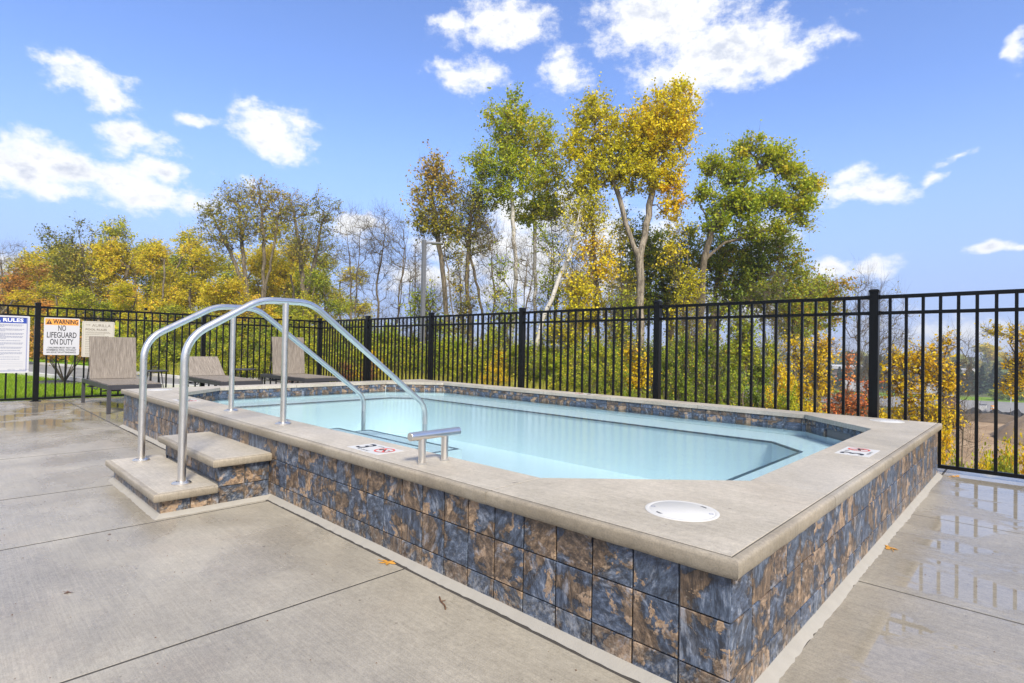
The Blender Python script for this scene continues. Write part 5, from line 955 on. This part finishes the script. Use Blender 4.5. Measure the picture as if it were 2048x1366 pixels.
# ------------------------------------------------------------------ trees
def seg_geo(P0, P1, r0, r1, k):
    d = P1-P0; ln = np.linalg.norm(d, axis=1, keepdims=True)+1e-9; d = d/ln
    up = np.where(np.abs(d[:, 2:3]) < .9, np.array([[0, 0, 1.]]), np.array([[1., 0, 0]]))
    a = np.cross(d, up); a /= np.linalg.norm(a, axis=1, keepdims=True)+1e-9; b = np.cross(a, d)
    th = np.arange(k)*2*np.pi/k
    ring = a[:, None]*np.cos(th)[None, :, None]+b[:, None]*np.sin(th)[None, :, None]
    V = np.concatenate([P0[:, None]+ring*r0[:, None, None], P1[:, None]+ring*r1[:, None, None]], 1)
    n = len(P0); base = (np.arange(n)*2*k)[:, None]; j = np.arange(k); jn = (j+1) % k
    Q = np.stack([base+j, base+jn, base+k+jn, base+k+j], -1).reshape(-1, 4)
    return V.reshape(-1, 3), Q
def grow(rs, stems, blobs, n, tip=.007, trunk=.15, expo=2.1, up=.35, flat=1.0):
    """stems: polylines; returns node positions, parents, radii"""
    pos = []; par = []
    for st_ in stems:
        st_ = [np.array(q, float) for q in st_]; start = 0
        if pos:
            dd_ = np.linalg.norm(np.array(pos)-st_[0], axis=1); last = int(dd_.argmin())
            if dd_[last] > .8: pos.append(st_[0]); par.append(-1); last = len(pos)-1
        else: pos.append(st_[0]); par.append(-1); last = 0
        for a, b in zip(st_[:-1], st_[1:]):
            m_ = max(1, int(np.linalg.norm(b-a)/.45))
            for i in range(1, m_+1):
                w = .035*min(1, i, m_-i+1) ; pos.append(a+(b-a)*i/m_+rs.normal(0, w, 3)*(i < m_)); par.append(last); last = len(pos)-1
    nst = len(pos); A = np.zeros((nst+n*4, 3)); A[:nst] = pos; cnt = nst
    bl = np.array(blobs); wts = bl[:, 3]*bl[:, 3]*bl[:, 4]; wts = wts/wts.sum()
    which = rs.choice(len(bl), n, p=wts); dirs = rs.normal(size=(n, 3)); dirs /= np.linalg.norm(dirs, axis=1, keepdims=True)
    rad = rs.rand(n, 1)**(1/2.4)
    rr_ = np.stack([bl[which, 3], bl[which, 3]*.9*flat, bl[which, 4]], 1)
    att = bl[which, :3]+dirs*rad*rr_
    dmin = np.array([np.min(np.linalg.norm(A[:nst]-q, axis=1)) for q in att]); order = np.argsort(dmin)
    tips = []; bt = []
    for q_ in order:
        q = att[q_]; dv = q-A[:cnt]; dist = np.linalg.norm(dv, axis=1)
        cost = dist+up*np.maximum(0, .35*dist-dv[:, 2])*1.2
        j = int(cost.argmin()); p = A[j]; D_ = dist[j]; m_ = 1 if D_ < .5 else (2 if D_ < 1.1 else 4)
        last = j; mid = (p+q)/2+np.array([0, 0, -.10*D_])+rs.normal(0, .05*D_+.01, 3)
        for i in range(1, m_+1):
            t = i/m_; A[cnt] = p*(1-t)**2+mid*2*t*(1-t)+q*t*t; par.append(last); last = cnt; cnt += 1
        tips.append(last); bt.append(bl[which[q_], 5] if bl.shape[1] > 5 else 0)
    A = A[:cnt]; par = np.array(par); acc = np.zeros(cnt)
    leafy = np.ones(cnt, bool)
    for i in range(cnt-1, -1, -1):
        if acc[i] == 0: acc[i] = tip**expo
        if par[i] >= 0: acc[par[i]] += acc[i]
    r_ = acc**(1/expo); r0 = r_[0]
    r_ = tip+(r_-tip)*(trunk-tip)/(max(r0, tip*1.5)-tip)
    r_[:nst] = np.maximum(r_[:nst], .012)
    return A, par, r_, np.array(tips), np.array(bt)
def leaf_geo(rs, centers, ls, tint):
    n = len(centers); nrm = rs.normal(size=(n, 3))+np.array([0, 0, .5]); nrm /= np.linalg.norm(nrm, axis=1, keepdims=True)
    t = rs.normal(size=(n, 3)); u = np.cross(nrm, t); u /= np.linalg.norm(u, axis=1, keepdims=True); v = np.cross(nrm, u)
    s = (ls*rs.uniform(.6, 1.25, n))[:, None]/2
    V = np.stack([centers-u*s, centers-v*s*.72+nrm*s*.12, centers+u*s*1.05, centers+v*s*.72-nrm*s*.12], 1).reshape(-1, 3)
    return V, np.arange(n*4).reshape(n, 4), np.repeat(np.clip(tint, 0, 1), 4)
def overlap(P0, P1, ra, rb):
    d = P1-P0; d = d/(np.linalg.norm(d, axis=1, keepdims=True)+1e-9); return P0-d*ra[:, None]*.35, P1+d*rb[:, None]*.35
def make_tree(name, rs, stems, blobs, n, leaves, ls, spread, bark, lmat, trunk, origin, tip=.007, tintbase=.45, flat=1.0, up=.35, ntw=5, twl=None):
    A, par, r_, tips, bt = grow(rs, stems, blobs, n, tip, trunk, up=up, flat=flat)
    A = A-np.array(origin)
    has = par >= 0; P1 = A[has]; P0 = A[par[has]]; ra = r_[par[has]]; rb = r_[has]
    ra = np.minimum(ra, rb*1.6+.004)
    thick = rb > .035
    out = []
    if thick.any():
        a_, b_ = overlap(P0[thick], P1[thick], ra[thick], rb[thick]); V, Qd = seg_geo(a_, b_, ra[thick], rb[thick], 8); out.append(('trunk', np_mesh('trunk', V, Qd, bark, smooth=True)))
    if (~thick).any():
        V, Qd = seg_geo(P0[~thick], P1[~thick], ra[~thick], rb[~thick], 4); out.append(('branches', np_mesh('branches', V, Qd, bark)))
    # fine twigs at every branch end, the leaves sit along them
    twl = twl or spread*1.5
    K = np.repeat(np.arange(len(tips)), ntw); pr = np.maximum(par[tips[K]], 0); dd_ = A[tips[K]]-A[pr]; dd_ /= np.linalg.norm(dd_, axis=1, keepdims=True)+1e-6
    rd = rs.normal(size=(len(K), 3)); rd /= np.linalg.norm(rd, axis=1, keepdims=True)
    dr = dd_*.65+rd+np.array([0, 0, .25]); dr /= np.linalg.norm(dr, axis=1, keepdims=True)
    a0 = A[tips[K]]+(A[pr]-A[tips[K]])*rs.rand(len(K), 1)*.8; ln = twl*rs.uniform(.45, 1.25, (len(K), 1)); a1 = a0+dr*ln*.5; a2 = a1+(dr+rs.normal(0, .28, dr.shape)+np.array([0, 0, .08]))*ln*.5
    t1 = tip*.62; n_ = len(K); V1, Q1 = seg_geo(a0, a1, np.full(n_, t1), np.full(n_, t1*.8), 3); V2, Q2 = seg_geo(a1, a2, np.full(n_, t1*.8), np.full(n_, t1*.4), 3)
    out.append(('twigs', np_mesh('twigs', np.concatenate([V1, V2]), np.concatenate([Q1, Q2+len(V1)]), M['bark_brown'])))
    if leaves:
        ct = tintbase+bt+rs.normal(0, .11, len(tips)); w = np.repeat(rs.rand(len(tips))**1.6+.04, ntw)*rs.rand(n_); w /= w.sum()
        k = rs.choice(n_, leaves, p=w); u_ = rs.rand(leaves, 1)*1.08
        c = np.where(u_ < .5, a0[k]+(a1[k]-a0[k])*u_*2, a1[k]+(a2[k]-a1[k])*(u_-.5)*2)+rs.normal(0, ls*.55, (leaves, 3))
        V, Qd, tt = leaf_geo(rs, c, ls, ct[K[k]]+rs.normal(0, .14, leaves))
        out.append(('crown', np_mesh('crown', V, Qd, lmat, tint=tt)))
    return out
def place_tree(name, label, cat, parts, loc, group=None, rot=0, scale=None):
    t = thing(name, label, cat, loc, group)
    for nm, me in parts:
        o = bpy.data.objects.new(nm, me); COL.objects.link(o); o.parent = t
        if nm in ('branches', 'twigs'): o['kind'] = 'stuff'
        WM[o.name] = WM[t.name]; CH[o.name] = []; CH[t.name].append(o)
    t.rotation_euler = (0, 0, rot)
    if scale: t.scale = scale
    return t
LM = dict(green='leaf_green', yellow='leaf_yellow', dark='leaf_dark', olive='leaf_olive', golden='leaf_golden', redorange='leaf_redorange')
TN = dict(green='aspen_tree', yellow='cottonwood_tree', dark='oak_tree', olive='woodland_tree', golden='locust_tree', redorange='sumac_bush')
for i, d in enumerate(HERO_TREES):
    rs = np.random.RandomState(100+i); st_ = [list(map(tuple, s)) for s in d['stems']]
    for s in st_:
        if s[0] == st_[0][0] or s[0][2] < 0.2:
            x, y, z = s[0]; s[0] = (x, y, float(T(x, y))-.15)
    o_ = st_[0][0]
    parts = make_tree('t', rs, st_, d['blobs'], int(d['n']*1.6), int(d['leaves']*(1.9 if d['kind'] == 'yellow' else 1.75 if d['kind'] != 'olive' else 1.35)), d['ls']*.9, d['spread']*1.25, M['bark_'+d['bark']], M[LM[d['kind']]], d['r']*1.1, o_, tintbase={'dark': .60, 'yellow': .48, 'olive': .55}.get(d['kind'], .54), ntw=2 if d['leaves'] < 500 else 4 if d['kind'] == 'olive' else 5)
    place_tree(TN[d['kind']], d['label'], 'bush' if d['kind'] == 'redorange' else 'tree', parts, o_)

def proto_tree(seed, leafkey, leaves=8000, dense=True, bare=False, ls=.135):
    rs = np.random.RandomState(seed); h = 10.0
    if bare:
        st_ = []; nst = rs.randint(1, 3)
        for s in range(nst):
            dx, dy = rs.uniform(-1.0, 1.0, 2); x = 0; pts = [(0, 0, 0)]
            for k in range(1, 6): pts.append((dx*k/5*(.4+.3*k/5)+rs.normal(0, .1), dy*k/5*.7+rs.normal(0, .1), k*1.75))
            st_.append(pts)
        bl = [(rs.uniform(-.9, .9), rs.uniform(-.9, .9), z, 1.0+.35*(z > 5), 1.1, 0) for z in (2.6, 3.6, 4.6, 5.6, 6.6, 7.4, 8.2, 8.8)]
        return make_tree('b', rs, st_, bl, 230, leaves, .09, .25, M['bark_brown'], M[leafkey], .085, (0, 0, 0), tip=.007, up=.9, ntw=7, twl=.8)
    st_ = [[(0, 0, 0), (rs.normal(0, .1), rs.normal(0, .1), 2.5), (rs.normal(0, .3), rs.normal(0, .3), 5), (rs.normal(0, .4), rs.normal(0, .4), 7.8)]]
    for s in range(2):
        a = rs.uniform(0, 6.28); st_.append([st_[0][1], (1.2*math.cos(a), 1.2*math.sin(a), 4.6), (1.9*math.cos(a), 1.9*math.sin(a), 6.8)])
    bl = []
    for k in range(11):
        a = rs.uniform(0, 6.28); z = rs.uniform(2.2, 8.6); rr_ = (2.3 if z < 6.5 else 1.5)*rs.uniform(.3, 1)
        bl.append((rr_*math.cos(a), rr_*math.sin(a), z, rs.uniform(.6, 1.1), rs.uniform(.6, 1.25), rs.normal(0, .13)))
    return make_tree('p', rs, st_, bl, 420, leaves, ls, .42, M['bark_brown'], M[leafkey], .15, (0, 0, 0), tintbase=.6)
PR = {'gold': [proto_tree(s, 'leaf_gold', 11000) for s in (1, 2, 3)], 'lime': [proto_tree(s, 'leaf_lime', 10000) for s in (4, 5)], 'orange': [proto_tree(6, 'leaf_orange', 9500)],
      'bare': [proto_tree(s, 'leaf_olive', lv, bare=True) for s, lv in ((11, 0), (12, 130), (13, 0), (14, 260))]}
rp = random.Random(9)
for i, (k, x, y, ztop, w, label) in enumerate(BACK_TREES):
    z0 = float(T(x, y))-.1; hs = (ztop-z0)/9.6*rp.uniform(.98, 1.24); ws = w/rp.uniform(2.3, 2.9)
    place_tree('maple_tree', label, 'tree', PR[k][i % len(PR[k])], (x, y, z0), 'autumn trees beyond the left fence', rp.uniform(0, 6.28), (ws, ws, hs))
for i, (x, y, ztop, w, label) in enumerate(BARE_TREES):
    z0 = float(T(x, y))-.1; hs = (ztop-z0)/9.4; ws = max(w/1.9, hs*.55)
    place_tree('bare_tree', label, 'tree', PR['bare'][i % 4], (x, y, z0), 'leafless trees in the woods', rp.uniform(0, 6.28), (ws, ws, hs))

# undergrowth shrubs
def proto_bush(seed, leafkey, leaves=3800, ls=.08, n=120):
    rs = np.random.RandomState(seed); st_ = []
    for k in range(5):
        a = rs.uniform(0, 6.28); r_ = rs.uniform(.25, .6); st_.append([(.05*math.cos(a), .05*math.sin(a), 0), (r_*.5*math.cos(a), r_*.5*math.sin(a), 1.0), (r_*math.cos(a), r_*math.sin(a), 2.1)])
    bl = []
    for k in range(10):
        a = rs.uniform(0, 6.28); z = rs.uniform(.5, 2.55); r_ = rs.uniform(0, .75)*(1.1 if z < 1.8 else .55)
        bl.append((r_*math.cos(a), r_*math.sin(a), z, rs.uniform(.3, .5), rs.uniform(.28, .5), rs.normal(0, .12)))
    return make_tree('u', rs, st_, bl, n, leaves, ls, .22, M['bark_brown'], M[leafkey], .025, (0, 0, 0), tip=.004, twl=.42, tintbase=.52)
PB = {'bgreen': [proto_bush(21, 'leaf_green'), proto_bush(22, 'leaf_dark')], 'blime': [proto_bush(23, 'leaf_lime'), proto_bush(24, 'leaf_lime')], 'bgold': [proto_bush(25, 'leaf_golden', 3600, .062)],
      'bdark': [proto_bush(26, 'leaf_dark'), proto_bush(27, 'leaf_dark')], 'bred': [proto_bush(28, 'leaf_red', 2200)]}
CW = dict(bgreen='mid green', blime='yellow green', bgold='bright golden', bdark='dark green', bred='rusty red')
for i, (k, x, y, ztop, w, bay, rot, row) in enumerate(BUSHES):
    z0 = float(T(x, y))-.05; hs = max(.25, (ztop-z0)/2.9); ws = w/.95*(1.0+max(0, x+6)*.07)
    place_tree('shrub', '%s %s shrub behind %s' % (row, CW[k], bay), 'shrub', PB[k][i % len(PB[k])], (x, y, z0), '%s %s shrubs behind %s' % (row, CW[k], bay), rot, (ws, ws, hs))

# orange shrub in its mulch bed on the lawn
rs = np.random.RandomState(77); bx0, by0 = -19.6, .80
sts = []
for k in range(9):
    a = k*.7+rs.uniform(0, .5); sts.append([(bx0, by0, -.06), (bx0+.35*math.cos(a), by0+.35*math.sin(a), .55), (bx0+.85*math.cos(a), by0+.85*math.sin(a), 1.25)])
bl = [(bx0+.75*math.cos(a), by0+.75*math.sin(a), z, .38, .28, 0) for a in np.arange(0, 6.2, .8) for z in (.85, 1.25)]
parts = make_tree('o', rs, sts, bl, 150, 2000, .075, .16, M['bark_brown'], M['leaf_redorange'], .03, (bx0, by0, -.06), tip=.004)
for nm, me in parts:
    if nm == 'crown': me.materials[0] = M['leaf_orange']
place_tree('shrub', 'thin orange leaved shrub on the lawn behind the warning sign', 'shrub', parts, (bx0, by0, -.06))
mb = MB(); mb.prism([(bx0+.95*math.cos(a)*(1+.08*math.sin(3*a)), by0+.8*math.sin(a)) for a in np.arange(0, 6.28, .3)], -.08, -.045); tag(mb.build('mulch_bed', M['joint']), kind='structure')

# ------------------------------------------------------------------ grass and weeds
def blades(name, n, region, h, wdt, mat, seed, label, lean=.35):
    rs = np.random.RandomState(seed); P_ = region(rs, n); n = len(P_); hh = h*rs.uniform(.5, 1.4, n)
    a = rs.uniform(0, 6.28, n); u = np.stack([np.cos(a), np.sin(a), np.zeros(n)], 1)*(wdt/2)*rs.uniform(.6, 1.4, (n, 1))
    ln_ = rs.normal(0, lean, (n, 2)); tipv = P_+np.stack([ln_[:, 0]*hh, ln_[:, 1]*hh, hh], 1)
    V = np.stack([P_-u, P_+u, tipv], 1).reshape(-1, 3); tt = np.repeat(np.clip(rs.normal(.5, .22, n), 0, 1), 3)
    me = np_mesh(name, V, np.arange(n*3).reshape(n, 3), mat, tint=tt); o = bpy.data.objects.new(name, me); reg(o, None, Matrix()); tag(o, label, 'grass', kind='stuff')
def path_mask(x, y):  # true on the path
    nx_ = np.array([q[0] for q in near]); ny_ = np.array([q[1] for q in near]); fx_ = np.array([q[0] for q in far][::-1]); fy_ = np.array([q[1] for q in far][::-1])
    return (y > np.interp(x, nx_, ny_)-.12) & (y < np.interp(x, fx_, fy_)+.12)
def reg_lawn(rs, n):
    x = -13.1-rs.rand(n)**1.5*14; y = rs.uniform(-3.0, 3.5, n); k = ~path_mask(x, y) & (np.hypot(x-bx0, (y-by0)*1.2) > .85)
    x, y = x[k], y[k]; return np.stack([x, y, T(x, y)], 1)
def reg_lawn2(rs, n):
    x = rs.uniform(-21, -13.1, n); y = rs.uniform(2.6, 9, n); k = ~path_mask(x, y); x, y = x[k], y[k]; return np.stack([x, y, T(x, y)], 1)
blades('lawn_grass', 60000, reg_lawn, .055, .012, M['grass'], 1, 'short bright green lawn grass beyond the left fence')
blades('lawn_grass', 22000, reg_lawn2, .09, .016, M['grass'], 2, 'green grass between the path and the undergrowth')
def reg_weed(rs, n):
    d = rs.uniform(14, 21, n); a = -.764+np.arctan((rs.uniform(150, 900, n)-1024)/1095); x = .65+d/np.cos(a+.764)*np.sin(a); y = -1.69+d/np.cos(a+.764)*np.cos(a)
    k = ~path_mask(x, y) & ((y > 5.8) | (x < -19.5)) ; x, y = x[k], y[k]; return np.stack([x, y, T(x, y)], 1)
blades('tall_weeds', 14000, reg_weed, .42, .02, M['weed'], 3, 'rank yellow green weeds in front of the shrubs', .25)
def reg_weed2(rs, n):
    x = rs.uniform(-12, -2.5, n); y = 5.7+rs.rand(n)*16; return np.stack([x, y, T(x, y)], 1)
blades('tall_weeds', 26000, reg_weed2, .38, .02, M['weed'], 4, 'tangled weeds on the slope below the back fence', .35)
def reg_far(rs, n):
    a = rs.uniform(-86, -22, n)*math.pi/180; d = rs.uniform(38, 60, n); x = d*np.sin(a); y = d*np.cos(a); return np.stack([x, y, T(x, y)+rs.rand(n)**1.2*2.3], 1)
def far_leaves():
    rs = np.random.RandomState(5); c = reg_far(rs, 26000); V, Qd, tt = leaf_geo(rs, c, .42, rs.normal(.35, .2, len(c)))
    o = bpy.data.objects.new('distant_thicket', np_mesh('distant_thicket', V, Qd, M['leaf_lime'], tint=tt)); reg(o, None, Matrix()); tag(o, 'far thicket filling the woods behind the trees', 'thicket', kind='stuff')
far_leaves()

# ------------------------------------------------------------------ the valley on the right
ZV = -9.5
def fir(seed, leafn=2600):
    rs = np.random.RandomState(seed); h = 8.0; n = leafn; z = rs.rand(n)**1.25*h*.96+.25; layer = .75+.25*np.sin(z*5.5); r_ = (1-z/h)*2.3*layer*np.sqrt(rs.rand(n)); a = rs.rand(n)*6.283
    c = np.stack([r_*np.cos(a), r_*np.sin(a), z-.18*r_], 1); V, Qd, tt = leaf_geo(rs, c, .55, rs.normal(.45, .2, n))
    tv, tq = seg_geo(np.array([[0, 0, 0.]]), np.array([[0, 0, h*.95]]), np.array([.14]), np.array([.02]), 6)
    return [('trunk', np_mesh('trunk', tv, tq, M['bark_brown'])), ('crown', np_mesh('crown', V, Qd, M['leaf_fir'], tint=tt))]
FIRS = [fir(1), fir(2), fir(3)]
SPR = ['seen left of the tall fence post', 'seen behind the golden locust tree', 'seen right of the golden locust tree', 'at the right picture edge']
for i in range(26):
    az_ = R(-17+i*.78+rp.uniform(-.2, .2)); d = 205+rp.uniform(-8, 14); x, y = .65+d*math.sin(az_), d*math.cos(az_)
    s = rp.uniform(.85, 1.35)
    place_tree('spruce_tree', 'dark valley spruce '+SPR[0 if i < 9 else 1 if i < 14 else 2 if i < 20 else 3], 'tree', FIRS[i % 3], (x, y, ZV), 'valley spruces '+SPR[0 if i < 9 else 1 if i < 14 else 2 if i < 20 else 3], rp.uniform(0, 6), (s*1.35, s*1.35, s))
round_p = {k: proto_tree(40+i, k, 5200, ls=.34) for i, k in enumerate(('leaf_gold', 'leaf_red', 'leaf_lime'))}
for az_, d, h, k, lab in ((-2.6, 330, 17, 'leaf_gold', 'pale golden tree behind the spruce row in the valley'), (-6.2, 300, 13, 'leaf_red', 'wine red tree beside the long white roof'), (-.2, 290, 12, 'leaf_gold', 'golden tree behind the spruces at the right edge'),
                          (1.5, 280, 11, 'leaf_lime', 'green tree at the right end of the spruce row'), (-4.4, 360, 13, 'leaf_lime', 'hazy green tree beyond the spruces'), (-8.6, 380, 13, 'leaf_lime', 'hazy green tree behind the long white roof'), (-11, 400, 14, 'leaf_lime', 'hazy tree behind the middle of the white roof'), (-14.5, 390, 14, 'leaf_lime', 'hazy tree behind the left end of the white roof')):
    a = R(az_); s = h/9.6; place_tree('valley_tree', lab, 'tree', round_p[k], (d*math.sin(a), d*math.cos(a), ZV), None, rp.uniform(0, 6), (s*1.5, s*1.5, s))
hp = proto_bush(60, 'leaf_lime', 1500, .3, 60)
for i in range(9):
    x = -6.8+i*1.35; s = 1.0
    place_tree('hedge_shrub', 'low yellow green shrub in the hedge along the valley road', 'shrub', hp, (x+rp.uniform(-.2, .2), 183+x*.3, ZV), 'hedge along the valley road', rp.uniform(0, 6), (1.5, 1.3, .9))
# long warehouse with a white roof
wh = thing('warehouse', 'long low tan warehouse with white flat roof across the valley', 'building', (-46, 262, ZV))
M['tanwall'] = simple('tan block wall', (.36, .24, .17), .8, scale=.4, var=.1)
MB().box((-86, 250, ZV), (-18, 285, ZV+5.0)).build('wall', M['tanwall'], wh)
MB().box((-87, 249, ZV+5.0), (-17, 286, ZV+6.1)).build('roof', M['white'], wh)
for k in range(7): MB().box((-82+k*9, 249.7, ZV), (-77.5+k*9, 249.95, ZV+3.4)).build('dock_door', M['white'], wh)
# parked white trailers
def trailer(x, y, ln, label):
    t = thing('box_trailer', label, 'trailer', (x, y, ZV)); MB().box((x, y, ZV+1.0), (x+ln, y+2.5, ZV+3.7)).build('box', M['white'], t, bevel=.06)
    for k in (.6, ln-2.2, ln-1.1):
        for yy in (y+.15, y+2.3):
            pts = [(x+k, yy-.12, ZV+.5), (x+k, yy+.12, ZV+.5)]; MB().tube(pts, .5, 14).build('wheel', M['ink'], t)
    MB().box((x+.3, y+.4, ZV+.75), (x+ln-.3, y+2.1, ZV+.99)).build('chassis', M['slot'], t)
trailer(-26.5, 172, 9, 'white box trailer parked by the valley road, seen through the golden tree')
trailer(-37.5, 168, 8, 'white box trailer farther left by the valley road')
# portable toilet
pt = thing('portable_toilet', 'brown portable toilet with white roof beside the valley road', 'portable toilet', (-12.2, 140, ZV))
M['brownplastic'] = simple('brown plastic', (.16, .075, .055), .5)
MB().box((-13.2, 139, ZV), (-11.1, 141, ZV+2.55)).build('cabin', M['brownplastic'], pt, bevel=.05)
MB().box((-12.85, 138.95, ZV+.2), (-11.45, 138.99, ZV+2.3)).build('door', M['brownplastic'], pt)
mb = MB(); mb.add([(-13.3, 138.9, ZV+2.56), (-11.0, 138.9, ZV+2.56), (-11.0, 141.1, ZV+2.56), (-13.3, 141.1, ZV+2.56), (-12.9, 139.3, ZV+2.95), (-11.4, 139.3, ZV+2.95), (-11.4, 140.7, ZV+2.95), (-12.9, 140.7, ZV+2.95)], [(0, 3, 2, 1), (4, 5, 6, 7), (0, 1, 5, 4), (1, 2, 6, 5), (2, 3, 7, 6), (3, 0, 4, 7)]); mb.build('roof', M['white'], pt)
# traffic barrel
def barrel(x, y, label):
    t = thing('traffic_barrel', label, 'traffic barrel', (x, y, ZV)); z = ZV
    for k in range(5):
        r0, r1 = .42-.03*k, .40-.03*k
        MB().lathe([(r0, k*.26), (r1, k*.26+.255)], (x, y, z), 16).build('stripe', M['orange'] if k % 2 == 0 else M['white'], t)
    MB().lathe([(.55, 0), (.55, .06), (.43, .08)], (x, y, z-.01), 16).build('base', M['ink'], t)
barrel(-5.6, 141, 'orange and white striped traffic barrel on the valley road')
barrel(-18.5, 139, 'orange and white traffic barrel farther left behind the red sumac')
cb = thing('utility_cabinet', 'pale grey utility cabinet beside the traffic barrel', 'cabinet', (-7.0, 142, ZV)); MB().box((-7.6, 141.6, ZV), (-6.5, 142.4, ZV+1.3)).build('body', M['white'], cb, bevel=.03); MB().box((-7.7, 141.5, ZV+1.302), (-6.4, 142.5, ZV+1.38)).build('top', M['lamp'], cb)
sg = thing('road_sign', 'thin white sign post on the verge beyond the valley road', 'sign', (-3.7, 172, ZV)); MB().box((-3.78, 171.95, ZV), (-3.62, 172.05, ZV+3.9)).build('post', M['white'], sg); MB().box((-3.95, 171.88, ZV+2.9), (-3.45, 171.94, ZV+3.8)).build('plate', M['white'], sg)
# black silt fence
sf = thing('silt_fence', 'sagging black silt fence along the edge of the graded dirt', 'fence', (-4, 131, ZV)); mb = MB(); n = 60; rs = np.random.RandomState(3)
xs2 = np.linspace(-12.5, 8, n); top = ZV+.95+.3*np.sin(xs2*2.3)+rs.normal(0, .12, n); yy = 131+.3*np.sin(xs2*3.1)+(xs2+12)*.25
mb.add([(a, b, ZV-.2) for a, b in zip(xs2, yy)]+[(a, b+.1, c) for a, b, c in zip(xs2, yy, top)], [(i, i+1, n+i+1, n+i) for i in range(n-1)]); mb.build('fabric', M['ink'], sf)
for k in range(9):
    q = int(k*7); MB().box((xs2[q]-.04, yy[q]-.04, ZV-.2), (xs2[q]+.04, yy[q]+.04, ZV+1.5)).build('stake', M['bark_brown'], sf)
# dirt mound and banks
def mound(name, cx_, cy_, rx, ry, h, seed, mat, label=None):
    rs = np.random.RandomState(seed); n = 40; u = np.linspace(-1, 1, n); U, V_ = np.meshgrid(u, u, indexing='ij'); rr_ = np.sqrt(U**2+V_**2)
    z = h*np.clip(1-rr_, 0, 1)**.85
    for k in range(1, 9): z += h*.03/k*np.sin(U*k*5+rs.rand()*6)*np.sin(V_*k*6+rs.rand()*6)*(rr_ < 1)
    z += rs.normal(0, h*.006, z.shape)*(rr_ < 1)
    V = np.stack([cx_+U*rx, cy_+V_*ry, ZV-.02+z], -1).reshape(-1, 3); ii = np.arange(n*n).reshape(n, n); Qd = np.stack([ii[:-1, :-1], ii[1:, :-1], ii[1:, 1:], ii[:-1, 1:]], -1)
    Qd = Qd[(rr_[:-1, :-1] < 1.05)]
    o = bpy.data.objects.new(name, np_mesh(name, V, Qd, mat, smooth=True)); reg(o, None, Matrix()); tag(o, label, 'dirt mound') if label else tag(o, kind='structure')
mound('dirt_mound', 4.6, 100, 8.5, 12, 6.6, 2, M['dirt'], 'tan dirt mound at the right edge of the building site')
M['darkdirt'] = groundmat('dark topsoil', (.10, .07, .045), (.15, .11, .07), (.07, .05, .03), .5)
mound('dirt_bank', -4.5, 122, 9, 4, 1.3, 3, M['darkdirt'], 'low dark soil bank in front of the silt fence')

# far woods across the valley
def far_wood():
    rs = np.random.RandomState(15); V_, Q_, T_ = [], [], []; nb = 0
    for (y0, y1, n, hh, ls) in ((225, 600, 1500, 9, 2.2), (300, 640, 500, 12, 2.6)):
        y = rs.uniform(y0, y1, n); x = rs.uniform(-1, .12, n)*y*.95+5
        k = ~((x > -95) & (x < -12) & (y < 300)); x, y = x[k], y[k]
        c = np.repeat(np.stack([x, y, np.full(len(x), -9.5)], 1), 26, 0); m_ = len(c); h = np.repeat(rs.uniform(.6, 1.15, len(x))*hh, 26)
        d = rs.normal(size=(m_, 3)); d /= np.linalg.norm(d, axis=1, keepdims=True); c += d*np.stack([h*.42, h*.42, h*.45], 1); c[:, 2] += h*.55
        V, Qd, tt = leaf_geo(rs, c, ls, np.repeat(rs.rand(len(x))*.8, 26)+rs.normal(0, .08, m_)); V_.append(V); Q_.append(Qd+nb); T_.append(tt); nb += len(V)
    o = bpy.data.objects.new('distant_woods', np_mesh('distant_woods', np.concatenate(V_), np.concatenate(Q_), M['leaf_far'], tint=np.concatenate(T_))); reg(o, None, Matrix()); tag(o, 'far woods fading into haze across the valley', 'woods', kind='stuff')
M['leaf_far'] = leafmat('far autumn woods', [(0, (.03, .055, .018)), (.5, (.08, .11, .025)), (.75, (.22, .19, .03)), (.9, (.36, .26, .04)), (1, (.25, .08, .04))], .1)
far_wood()

# air
hzm = bpy.data.materials.new('air'); hzm.use_nodes = True; hn = hzm.node_tree; hn.nodes.clear()
pv = hn.nodes.new('ShaderNodeVolumePrincipled'); pv.inputs['Color'].default_value = (.86, .91, .97, 1); pv.inputs['Density'].default_value = .00075; pv.inputs['Anisotropy'].default_value = .2
ho = hn.nodes.new('ShaderNodeOutputMaterial'); hn.links.new(pv.outputs[0], ho.inputs['Volume'])
hz_ = MB().box((-2750, -450, -12), (2750, 2750, 45)).build('haze', hzm); tag(hz_, 'pale autumn air lying over the whole valley', 'haze', kind='stuff')
